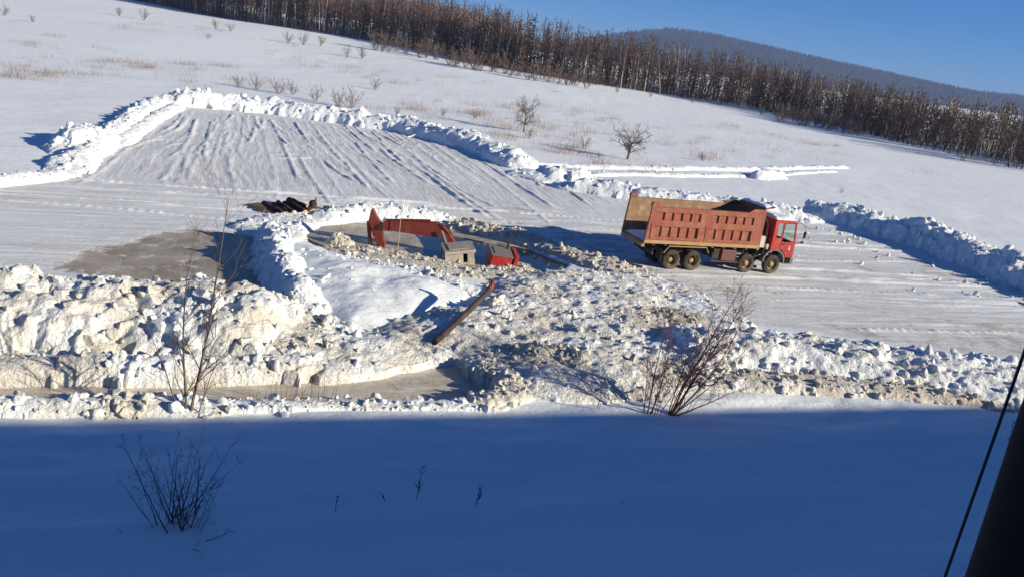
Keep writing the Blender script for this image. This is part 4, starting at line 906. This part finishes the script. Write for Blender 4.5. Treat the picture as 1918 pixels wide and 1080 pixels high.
# snow in the body and on the cab: soft caps
def cap(name, label, x0, x1, y0, y1, z, h, seed, cat='snow'):
    xs_ = np.linspace(x0, x1, 30); ys_ = np.linspace(y0, y1, 18); X, Y = np.meshgrid(xs_, ys_)
    q = np.minimum(np.minimum(X - x0, x1 - X) / ((x1 - x0) * .28), np.minimum(Y - y0, y1 - Y) / ((y1 - y0) * .28)); q = np.clip(q, 0, 1); q = np.sqrt(q * (2 - q))
    Z = z + h * q * (0.45 + 1.1 * fbm(X * 2.3 + seed, Y * 2.3, 3, seed)); ny, nx = X.shape; idx = np.arange(ny * nx).reshape(ny, nx)
    F = np.stack([idx[:-1, :-1], idx[:-1, 1:], idx[1:, 1:], idx[1:, :-1]], -1).reshape(-1, 4)
    o = link(name, raw_mesh(name, np.stack([X, Y, Z], -1).reshape(-1, 3), [F], M_SNOW_PLAIN, True)); o.matrix_world = Matrix.Translation(T0.location) @ Matrix.Rotation(YAW, 4, 'Z') @ Matrix.Scale(K, 4)
    return tag(o, label, cat)
cap('snow_load', 'thin shaded snow left on the floor of the dump body', BX0 + .06, BX1 - .15, -BW + .03, BW - .03, BZ0 + .055, .16, 3)
cap('roof_snow', 'white snow cap lying on the truck cab roof', 6.35, 7.70, -1.10, 1.10, 3.19, .19, 4)
cap('canopy_snow', 'snow lying on the canopy over the cab', BX1 + .02, BX1 + .60, -BW + .05, BW - .05, BZ1 + .30, .14, 5)
# cab
cabp = [(6.08, 1.02), (6.08, 2.90), (6.2, 2.98), (7.72, 2.97), (7.88, 2.86), (8.06, 1.75), (8.08, 1.02), (8.05, .80), (7.45, .80), (7.30, 1.05), (7.05, 1.20), (6.3, 1.20), (6.2, 1.02)]
# hollow shell with real window openings: side skins are built round the openings
cab = empty('cab'); cab.parent = T0; CW = 1.20; cab.location = (1.35, 0, .24); cab.scale = (.815, 1, 1)
def skin(sd):
    y0, y1 = sorted((sd * (CW - .05), sd * CW)); s_ = MB()
    s_.prism([(6.08, 1.02), (6.2, 1.02), (6.3, 1.20), (7.05, 1.20), (7.30, 1.05), (7.45, .80), (8.05, .80), (8.08, 1.02), (8.06, 1.70), (6.08, 1.70)], y0, y1)
    s_.prism([(6.08, 1.70), (6.36, 1.70), (6.36, 2.78), (6.08, 2.78)], y0, y1); s_.prism([(6.08, 2.78), (7.895, 2.78), (7.88, 2.86), (7.72, 2.965), (6.2, 2.965), (6.08, 2.90)], y0, y1)
    s_.prism([(6.78, 1.70), (6.92, 1.70), (6.92, 2.78), (6.78, 2.78)], y0, y1); s_.prism([(7.94, 1.70), (8.06, 1.70), (7.895, 2.78), (7.80, 2.78)], y0, y1); s_.prism([(6.36, 1.70), (6.78, 1.70), (6.78, 1.92), (6.36, 1.92)], y0, y1)
    s_.prism([(7.5, 1.70), (7.94, 1.70), (7.92, 1.78)], y0, y1)
    s_.build('side_panel', M_CAB, cab)
    yg = sd * (CW - .025)
    MB().prism([(6.36, 1.92), (6.78, 1.92), (6.78, 2.78), (6.36, 2.78)], yg - .004, yg + .004).build('quarter_window', M_GLASS, cab)
    MB().prism([(6.92, 1.70), (7.94, 1.70), (7.80, 2.78), (6.92, 2.78)], yg - .004, yg + .004).build('door_window', M_GLASS, cab)
    yo = sd * (CW + .001); ye = sd * (CW + .012); a, b_ = sorted((yo, ye))
    d = MB(); d.box(6.86, 6.885, a, b_, 1.22, 2.80); d.box(6.86, 7.96, a, b_, 2.80, 2.825); d.box(6.885, 7.9, a, b_, 1.21, 1.235); d.build('door_trim', M_BLACK, cab)
    h_ = MB(); h_.box(7.0, 7.2, *sorted((yo, sd * (CW + .04))), 1.54, 1.60); h_.build('door_handle', M_BLACK, cab)
    mk = MB(); mk.prism([(7.60, 1.22), (7.70, 1.22), (7.70, 1.30), (7.67, 1.36), (7.685, 1.44), (7.65, 1.53), (7.615, 1.44), (7.63, 1.36), (7.60, 1.30)], *sorted((yo, sd * (CW + .006)))); mk.build('door_emblem', M_WHITE, cab)
    # fender arch
    f = MB(); n = 12; po_ = []; pi_ = []
    for k in range(n + 1):
        w = math.pi * (1.02 - 1.08 * k / n); po_.append((6.65 + .76 * math.cos(w), .58 + .72 * math.sin(w))); pi_.append((6.65 + .68 * math.cos(w), .58 + .64 * math.sin(w)))
    f.prism(po_ + pi_[::-1], *sorted((sd * .86, sd * (CW + .035)))); f.build('fender', M_GREY, ch)
    st_ = MB(); st_.box(7.38, 7.78, *sorted((sd * .95, sd * (CW + .02))), .42, .48); st_.box(7.42, 7.46, *sorted((sd * 1.0, sd * 1.1)), .48, .82); st_.box(7.70, 7.74, *sorted((sd * 1.0, sd * 1.1)), .48, .82); st_.build('step', M_BLACK, cab)
    mi = MB(); mi.tube([(7.85, sd * 1.15, 2.88), (8.22, sd * 1.22, 2.86), (8.50, sd * 1.36, 2.70), (8.54, sd * 1.38, 2.20), (8.46, sd * 1.36, 1.80), (8.05, sd * 1.17, 1.62)], .018, 6); arm = mi.build('mirror_arm', M_BLACK, cab)
    MB().box(8.51, 8.57, *sorted((sd * 1.28, sd * 1.46)), 2.05, 2.42).build('mirror', M_BLACK, arm, bevel=.015)
    MB().lathe([(.02, -.06), (.10, -.05), (.11, 0), (.07, .05), (.02, .06)], 14, 'z', (8.46, sd * 1.36, 1.78)).build('round_mirror', M_BLACK, arm, smooth=True)
    MB().lathe([(.10, 0), (.105, .03), (.06, .05)], 14, 'y', (0, 0, 0)).build('headlight', M_LAMP, cab).matrix_basis = Matrix.Translation((8.10, sd * .82, .78)) @ Matrix.Rotation(-math.pi / 2, 4, 'Z')
skin(-1); skin(1)
s_ = MB(); s_.box(6.03, 6.079, -CW + .051, CW - .051, 1.02, 2.90); s_.build('back_panel', M_CAB, cab)
s_ = MB(); s_.prism([(6.03, 2.87), (7.86, 2.87), (7.71, 2.96), (6.2, 2.968)], -CW + .0505, CW - .0505); s_.build('roof', M_CAB, cab)
s_ = MB(); s_.prism([(8.01, 1.68), (8.06, 1.70), (8.08, 1.02), (8.05, .80), (7.99, .80)], -CW + .0505, CW - .0505); s_.build('front_panel', M_CAB, cab)
s_ = MB(); s_.box(8.085, 8.11, -.75, .75, 1.0, 1.45); s_.build('grille', M_BLACK, cab)
s_ = MB(); s_.prism([(8.03, 1.705), (8.045, 1.705), (7.885, 2.80), (7.87, 2.80)], -CW + .12, CW - .12); s_.build('windshield', M_GLASS, cab)
for y in (-CW + .085, CW - .085):
    s_ = MB(); s_.prism([(8.0, 1.70), (8.06, 1.70), (7.90, 2.868), (7.84, 2.868)], y - .033, y + .033); s_.build('windshield_pillar', M_CAB, cab)
s_ = MB(); s_.box(6.15, 8.0, -CW + .06, CW - .06, 1.22, 1.30); s_.build('floor', M_BLACK, cab)
for y in (-.55, .55):
    s_ = MB(); s_.box(6.55, 7.05, y - .25, y + .25, 1.31, 1.62); s_.prism([(6.5, 1.6), (6.65, 1.6), (6.6, 2.35), (6.48, 2.35)], y - .24, y + .24); s_.build('seat', M_GREY, cab, bevel=.02)
s_ = MB(); s_.prism([(7.55, 1.35), (8.0, 1.35), (8.0, 1.68), (7.65, 1.72)], -CW + .07, CW - .07); s_.build('dashboard', M_BLACK, cab)
s_ = MB(); s_.box(7.95, 8.22, -1.18, 1.18, .40, .78); s_.build('bumper', M_GREY, cab, bevel=.03)
for y in (-.7, 0, .7): MB().box(7.55, 7.66, y - .06, y + .06, 2.972, 3.05).build('roof_lamp', M_AMBER, cab, bevel=.01)
# things between cab and body, tanks, mudguards
MB().box(5.46, 5.80, -1.22, -.74, 1.36, 2.02).build('filter_box', M_PALE, ch, bevel=.02)
m = MB(); m.tube([(6.0, -.92, 1.0), (5.99, -.95, 1.6), (5.98, -.9, 2.7), (5.85, -.7, 2.95)], .07, 8); m.tube([(5.85, -1.05, .75), (5.95, -1.08, 1.3), (6.0, -1.05, 1.42)], .05, 8); m.box(5.45, 6.15, -.7, .9, 1.1, 2.5); m.build('air_intake', M_BLACK, ch)
MB().lathe([(.02, -.16), (.11, -.14), (.12, .14), (.02, .16)], 14, 'z', (6.05, -1.10, 1.40)).build('water_tank', M_PALE, ch, smooth=True)
MB().box(3.15, 4.10, -1.16, -.55, .46, 1.10).build('fuel_tank', M_TANK, ch, bevel=.04)
MB().box(2.65, 3.08, -1.05, -.55, .55, 1.12).build('battery_box', M_BLACK, ch, bevel=.02)
m = MB(); m.tube([(2.5, -1.12, .42), (4.3, -1.14, .40)], .028, 6); m.tube([(2.6, -1.1, .42), (2.6, -1.0, .9)], .02, 6); m.tube([(4.2, -1.12, .41), (4.2, -1.0, .9)], .02, 6); m.build('side_guard', M_TANK, ch)
MB().box(2.7, 4.0, .55, 1.14, .48, 1.08).build('air_tank', M_BLACK, ch, bevel=.04)
MB().box(-1.30, -1.22, -1.1, 1.1, .62, .82).build('rear_bar', M_BLACK, ch)
for y in (-.98, .98): MB().box(-.80, -.77, y - .32, y + .32, .35, .98).build('mud_flap', M_BLACK, ch)
MB().tube([(5.32, -.9, .62), (5.62, -1.02, 1.2), (5.75, -1.04, 1.5)], .045, 8).build('hose', M_BLACK, ch)

# ------------------------------------------------------------------ sunken excavator
M_EX = mat_paint('red_excavator_paint', (0.21, 0.034, 0.022), (0.07, 0.03, 0.025), (0.20, 0.11, 0.08), 0.5, 0.45, 1.5)
M_EXBRIGHT = mat_paint('bright_red_cover', (0.42, 0.028, 0.028), (0.16, 0.025, 0.025), (0.26, 0.12, 0.09), 0.45, 0.4, 1.5)
M_CABGREY = mat_paint('grey_beige_cab', (0.40, 0.375, 0.31), (0.18, 0.15, 0.11), (0.5, 0.46, 0.39), 0.6, 0.5, 1.5)
M_STEEL = mat_flat('bright_cylinder_rod', (0.6, 0.58, 0.55), 0.3, 0.7, 0.2)
def Z2(x, y): return 660 + x / 4.795, 370 + y / 4.795
def w2(x, y, Y): q = W(*Z2(x, y), Y); return (float(q[0]), float(q[2]))
EY = 40.4
ex0 = W(*Z2(905, 450), EY); EX = empty('excavator', (0, 0, 0)); tag(EX, 'red excavator drowned in the flooded pit with only boom and cab showing', 'excavator')
m = MB().prism([w2(*q, EY) for q in ((262,232),(300,206),(420,206),(620,215),(765,224),(815,246),(862,300),(955,452),(975,520),(900,520),(868,450),(802,338),(780,352),(735,350),(560,325),(400,300),(268,288))], EY - .22, EY + .22); bo = m.build('boom', M_EX, EX, bevel=.02)
m = MB(); m.tube([tuple(W(*Z2(800, 240), EY - .26)), tuple(W(*Z2(850, 270), EY - .30)), tuple(W(*Z2(890, 330), EY - .26))], .025, 6); m.tube([tuple(W(*Z2(770, 222), EY)), tuple(W(*Z2(830, 215), EY)), tuple(W(*Z2(872, 275), EY)), tuple(W(*Z2(900, 345), EY))], .02, 6); m.build('hydraulic_hose', M_BLACK, bo)
m = MB().tube([tuple(W(*Z2(805, 300), EY - .36)), tuple(W(*Z2(868, 480), EY - .36))], .04, 8); m.build('cylinder_rod', M_STEEL, bo)
MB().lathe([(.13, -.26), (.13, .26)], 16, 'y', tuple(W(*Z2(262, 256), EY))).build('pivot_pin', M_BLACK, bo)
m = MB().tube([tuple(W(*Z2(420, 200), EY)), tuple(W(*Z2(700, 208), EY))], .06, 8); m.tube([tuple(W(*Z2(290, 196), EY)), tuple(W(*Z2(430, 200), EY))], .035, 8); m.build('arm_cylinder', M_EX, bo)
m = MB().prism([w2(*q, EY) for q in ((172,112),(182,99),(192,108),(222,170),(262,230),(268,290),(292,412),(296,470),(238,470),(226,424),(180,280),(146,212),(158,170))], EY - .18, EY + .18); sk = m.build('dipper_arm', M_EX, EX, bevel=.02)
MB().tube([tuple(W(*Z2(146, 215), EY)), tuple(W(*Z2(150, 300), EY)), tuple(W(*Z2(166, 470), EY))], [.10, .10, .085], 8).build('bucket_cylinder', M_EX, sk)
MB().tube([tuple(W(*Z2(168, 262), EY)), tuple(W(*Z2(196, 350), EY))], .05, 8).build('bucket_link', M_EX, sk)
# cab, slightly tilted, roof above the water
ce = empty('cab'); ce.parent = EX; cb = W(*Z2(965, 500), 39.6); ce.location = (cb[0], cb[1], WL - .18); ce.rotation_euler = (R(5), R(-9), R(16)); ce.scale = (1.12, 1.1, 1.0)
m = MB(); m.box(-.68, .68, -.62, .62, .82, .98); m.build('roof', M_CABGREY, ce, bevel=.03)
for (x, y) in ((-.62, -.56), (.56, -.56), (.36, -.56), (-.62, .56), (.60, .56)): MB().box(x - .05, x + .05, y - .04, y + .04, -.2, .82).build('pillar', M_CABGREY, ce)
m = MB(); m.box(-.57, .12, -.60, -.56, -.2, .80); m.box(.12, .36, -.598, -.562, -.2, .36); m.box(.41, .51, -.598, -.562, -.2, .80); m.build('side_panel', M_CABGREY, ce, bevel=.008); m = MB(); m.box(.60, .64, -.5, .5, -.2, .45); m.build('front_panel', M_CABGREY, ce); m = MB(); m.box(-.60, -.58, -.5, .5, -.2, .8); m.build('rear_panel', M_CABGREY, ce); MB().box(-.45, .40, -.42, .42, .982, 1.02).build('roof_hatch', M_CABGREY, ce, bevel=.01)
MB().box(-.57, .55, .555, .575, -.1, .82).build('window', M_BLACK, ce)
# engine cover and counterweight
ee = empty('engine_cover'); ee.parent = EX; eb = W(*Z2(1330, 520), 39.8); ee.location = (eb[0], eb[1], WL + .0); ee.rotation_euler = (R(12), R(6), R(16))
m = MB(); m.box(-.62, .42, -.50, .62, 0, .74); m.build('side_panel', M_EXBRIGHT, ee, bevel=.02)
m = MB(); m.box(-.66, .46, -.52, .66, .742, .80); m.build('top_plate', M_GREY, ee, bevel=.01)
MB().box(-.50, .10, -.38, .40, .801, .84).build('hatch', M_GREY, ee, bevel=.012); MB().tube([(.28, .40, .78), (.28, .40, 1.02), (.22, .36, 1.10)], [.05, .05, .045], 10).build('exhaust', M_BLACK, ee); MB().tube([(-.3, -.55, .25), (.25, -.55, .25)], .015, 6).build('handrail', M_BLACK, ee)
m = MB().prism([(-.52, -.2), (.75, -.2), (.75, .72), (.55, .86), (-.52, .86)], .52, .72, 'x'); m.build('counterweight', M_EXBRIGHT, ee, bevel=.03)
# stake by the arm
sp = W(745, 466, 40.0); MB().tube([(sp[0], 40.0, WL - .1), (sp[0] + .02, 40.0, WL + 1.75)], [.02, .014], 6).build('marker_stake', mat_flat('pale_stake', (.5, .36, .26), .7)); tag(bpy.data.objects['marker_stake'], 'thin pale stake standing upright in front of the excavator boom', 'stake')
stems_thing('dead_weed', 'dark dead weed growing out of the mud clump by the pit', (P(636, 452)[0], P(636, 452)[1], .25), [(0, 0, (.1, 0, 1), .8, .018), (.02, 0, (-.2, .1, 1), .5, .012)], M_TWIG_DARK, 'weed', 41, 10, .6, 1)

# ------------------------------------------------------------------ pipe with ice at its mouth
M_PIPE = mat_flat('dark_rubber_pipe', (0.045, 0.032, 0.028), 0.6, 0, 0.3, 3.0, (0.10, 0.07, 0.055), 0.4)
pa = P(917, 542, 1.0); pb = P(814, 640, .35); pm = (pa + pb) / 2 + np.array([.16, .05, .10])
pe = empty('pipe', tuple(pa * .5 + pb * .5)); tag(pe, 'dark rubber pipe lying slantwise over the ice rubble', 'pipe')
o0 = pa * .5 + pb * .5; q = [pa * (1 - u) ** 2 + pm * 2 * u * (1 - u) + pb * u * u - o0 for u in np.linspace(0, 1, 12)]
hose = MB().tube([tuple(v) for v in q], .115, 14, cap=False).build('hose', M_PIPE, pe, smooth=True)
MB().tube([tuple(q[-1]), tuple(q[-1] + (q[-1] - q[-2]) * .02)], [.116, .10], 14).build('mouth', M_BLACK, pe)
M_VALVE = mat_flat('red_valve', (.28, .05, .035), .5); MB().tube([tuple(q[0]), tuple(q[0] + np.array([.06, .05, .16])), tuple(q[0] + np.array([.10, .02, .40]))], [.13, .11, .07], 10).build('valve', M_VALVE, pe)
bank('creamy frozen cascade of ice under the upper end of the pipe', None, .5, .9, .045, mat_rubble('frozen_cascade', .55, .1, .5, 1.4, (.80, .76, .66)), 60, (.08, .24), 22, (.12, .3), .4, poly=[(pa[0] + dx, pa[1] + dy) for dx, dy in ((-.15, .5), (.5, .5), (.75, 0), (.55, -.5), (.1, -.6), (-.2, -.2))], seed=77, name='ice_cascade', cat='ice')

# ------------------------------------------------------------------ log pile
M_LOG = mat_flat('dark_log_bark', (0.05, 0.032, 0.028), 0.9, 0, 0.4, 5.0, (.10, .07, .06), .5, .2, .5); M_CUT = mat_flat('cut_wood', (0.55, 0.36, 0.20), 0.8, 0, 0.3, 8.0); M_PLY = mat_flat('yellow_board', (0.42, 0.26, 0.11), 0.7, 0, 0.25, 2.0)
def log(a, b, za, zb, rad, label, seed):
    A = P(*a, za); B = P(*b, zb); r = np.random.default_rng(seed); c_ = (A + B) / 2; e = empty('log', tuple(c_)); tag(e, label, 'log', 'logs in the pile by the pit')
    n = 9; pts = [A + (B - A) * k / (n - 1) + np.array([0, 0, .02 * math.sin(k * 1.3 + seed)]) - c_ for k in range(n)]
    MB().tube([tuple(p) for p in pts], [rad * (1 + .05 * r.normal()) for _ in range(n)], 12).build('bark', M_LOG, e, smooth=True)
    for p, q_ in ((pts[-1], pts[-2]), (pts[0], pts[1])):
        d = (p - q_) / np.linalg.norm(p - q_); MB().tube([tuple(p), tuple(p + d * .012)], [rad * .93, rad * .9], 12).build('cut_end', M_CUT, e)
log((494, 382), (533, 402), .22, .14, .18, 'leftmost dark log leaning on the yellow board in the pile', 1)
log((512, 384), (548, 403), .14, .12, .17, 'second log from the yellow board', 2)
log((521, 381), (551, 400), .26, .20, .17, 'third log from the yellow board', 3)
log((533, 381), (566, 402), .14, .12, .18, 'fourth log from the yellow board', 4)
log((541, 380), (572, 399), .28, .24, .17, 'fifth log from the yellow board', 5)
log((541, 375), (583, 398), .34, .14, .18, 'longest log on the right side of the pile', 6)
log((549, 374), (575, 386), .5, .44, .07, 'thin pole lying on top of the log pile', 7)
log((572, 390), (586, 397), .15, .15, .20, 'short thick log end with a pale cut face at the right', 8)
p0, p1, p2, p3 = P(462, 382, .1), P(486, 379, .3), P(498, 389, .3), P(493, 398, .02)
MB().add([tuple(p0), tuple(p3), tuple(p2), tuple(p1)] + [tuple(v - np.array([0, 0, .05])) for v in (p0, p3, p2, p1)], [(0,1,2,3),(7,6,5,4),(0,4,5,1),(1,5,6,2),(2,6,7,3),(3,7,4,0)]).build('wooden_board', M_PLY); tag(bpy.data.objects['wooden_board'], 'yellow wooden board lying at the left end of the log pile', 'board')
c_ = P(586, 389); e = empty('stump', (c_[0], c_[1], 0)); tag(e, 'dark rounded stump with a snapped twig right of the logs', 'stump')
MB().lathe([(.02, .40), (.16, .42), (.24, .30), (.22, .15), (.30, -.05)], 9, 'z').build('trunk', M_LOG, e, smooth=True); MB().tube([(.1, 0, .35), (.16, 0, .62)], [.05, .03], 6).build('snag', M_LOG, e)
pk = P(1188, 500); MB().box(-.42, .42, -.10, .10, 0, .09).build('dark_plank', M_LOG, bevel=.01); o = bpy.data.objects['dark_plank']; o.location = (pk[0], pk[1], .05); o.rotation_euler = (0, .05, R(-12)); tag(o, 'short dark plank on the mud beside the truck rear wheels', 'plank')
pk = P(612, 392); MB().box(-.16, .16, -.12, .12, 0, .18).build('wood_block', M_LOG, bevel=.02); o = bpy.data.objects['wood_block']; o.location = (pk[0], pk[1], .0); o.rotation_euler = (0, 0, .6); tag(o, 'small dark wood block lying right of the log pile', 'block')

# loose snow lumps on the road
rl = np.random.default_rng(66)
for px, py, d, lab in [(1828, 552, .34, 'single large snow ball lying alone on the open road at the right'), (1619, 458, .30, 'white snow lump on the road below the right bank'), (1770, 483, .36, 'big snow lump at the foot of the right bank'), (1818, 502, .5, 'wide snow lump at the foot of the right bank near its end'), (1710, 543, .2, 'small snow lump in the middle of the right road'), (1530, 430, .26, 'snow lump on the road just left of the right bank')] + [(1500 + rl.random() * 120, 425 + rl.random() * 30, .12 + .14 * rl.random(), None) for _ in range(14)] + [(1560 + rl.random() * 340, 0, .10 + .16 * rl.random(), None) for _ in range(22)]:
    if py == 0: py = 440 + (px - 1560) * .28 + rl.random() * 40
    b = P(px, py); o = link('snow_lump', with_mat(LUMP_S[rl.integers(9)], M_BANK_WHITE)); o.location = (b[0], b[1], d * .22); o.rotation_euler = tuple(rl.random(3) * 6); o.scale = (d * 1.3, d * 1.3, d * 1.1)
    tag(o, lab or 'small loose snow clod scattered on the road near the right bank', 'snow lump', None if lab else 'loose clods by the right bank')

# ------------------------------------------------------------------ railway side: pole, cable, carriages
M_POLE = mat_flat('tarred_pole', (0.022, 0.019, 0.017), 0.85, 0, 0.3, 4.0, None, 0, 0.2, .3); M_CABLE = mat_flat('black_cable', (0.012, 0.012, 0.014), 0.6, 0, 0.2)
px_, py_ = 3.66, 5.10
pz = float(zbase(px_, py_)); e = empty('railway_pole', (px_, py_, pz)); tag(e, 'dark tarred pole at the right edge of the photograph', 'pole')
MB().tube([(0, 0, -1.0), (0, 0, 1.5), (0, 0, 8.0)], [.235, .225, .17], 24).build('shaft', M_POLE, e, smooth=True)
MB().box(-.9, .9, -.06, .06, 7.2, 7.35).build('cross_arm', M_POLE, e)
for x in (-.8, -.35, .35, .8): MB().lathe([(.02, 0), (.05, .03), (.035, .08), (.05, .11), (.02, .15)], 10, 'z', (x, 0, 7.36)).build('insulator', M_CHROME, e, smooth=True)
gx, gy = 3.08, 4.84
MB().tube([(gx - .02, gy, float(zbase(gx, gy)) - .3), (gx + .06, gy, 9.0), (gx + .36, gy + .16, pz + 7.4)], .010, 8).build('cable', M_CABLE); tag(bpy.data.objects['cable'], 'thin dark cable running down beside the dark pole', 'cable')

M_COACH = mat_flat('green_coach_paint', (0.05, 0.10, 0.07), 0.4, 0, 0.2, 0.8); M_ROOF = mat_flat('grey_coach_roof', (0.25, 0.25, 0.25), 0.6, 0, 0.2, 0.8); M_DARKGLASS = mat_flat('coach_window_glass', (0.03, 0.035, 0.04), 0.08, 0, 0.1)
RAIL_Z = 9.05
for y in (-4.26, -2.74): o = MB().box(-70, 130, y - .035, y + .035, RAIL_Z - .18, RAIL_Z).build('rail', M_CHROME); o.rotation_euler = (0, 0, TH); tag(o, 'steel rail under the carriages nearer the field' if y > -3 else 'steel rail under the carriages farther from the field', 'rail')
def coach(s0, label):
    x, y = xy(s0, -3.5); e = empty('railway_carriage', (x, y, RAIL_Z), TH); tag(e, label, 'carriage', 'railway carriages behind the viewer'); L = 11.7
    MB().box(-L, L, -1.5, 1.5, 1.05, 3.45).build('body', M_COACH, e, bevel=.05)
    MB().prism([(-1.5, 3.452), (-1.35, 3.95), (-.9, 4.25), (0, 4.36), (.9, 4.25), (1.35, 3.95), (1.5, 3.452)], -L, L, 'x').build('roof', M_ROOF, e)
    for k in range(9): MB().box(-L + 2.2 + k * 2.25, -L + 3.4 + k * 2.25, 1.501, 1.52, 2.1, 3.05).build('window', M_DARKGLASS, e)
    for sx in (-8.2, 8.2):
        b = MB(); b.box(sx - 1.6, sx + 1.6, -1.05, 1.05, .45, .85)
        bo_ = b.build('bogie', M_BLACK, e)
        for dx in (-1.2, 1.2):
            for yy in (-.76, .76): MB().lathe([(.46, -.06), (.475, -.03), (.46, .06)], 20, 'y', (sx + dx, yy, .475)).build('wheel', M_BLACK, bo_)
    MB().box(-L + .1, L - .1, -1.2, 1.2, .70, 1.05).build('underframe', M_BLACK, e)
    MB().box(L, L + .82, -1.15, 1.15, 1.1, 3.9).build('gangway', M_BLACK, e)
for k, nm in enumerate(('first', 'second', 'third', 'fourth', 'fifth')): coach(-9.0 + k * 24.25, f'{nm} green railway carriage of the train behind the viewer')
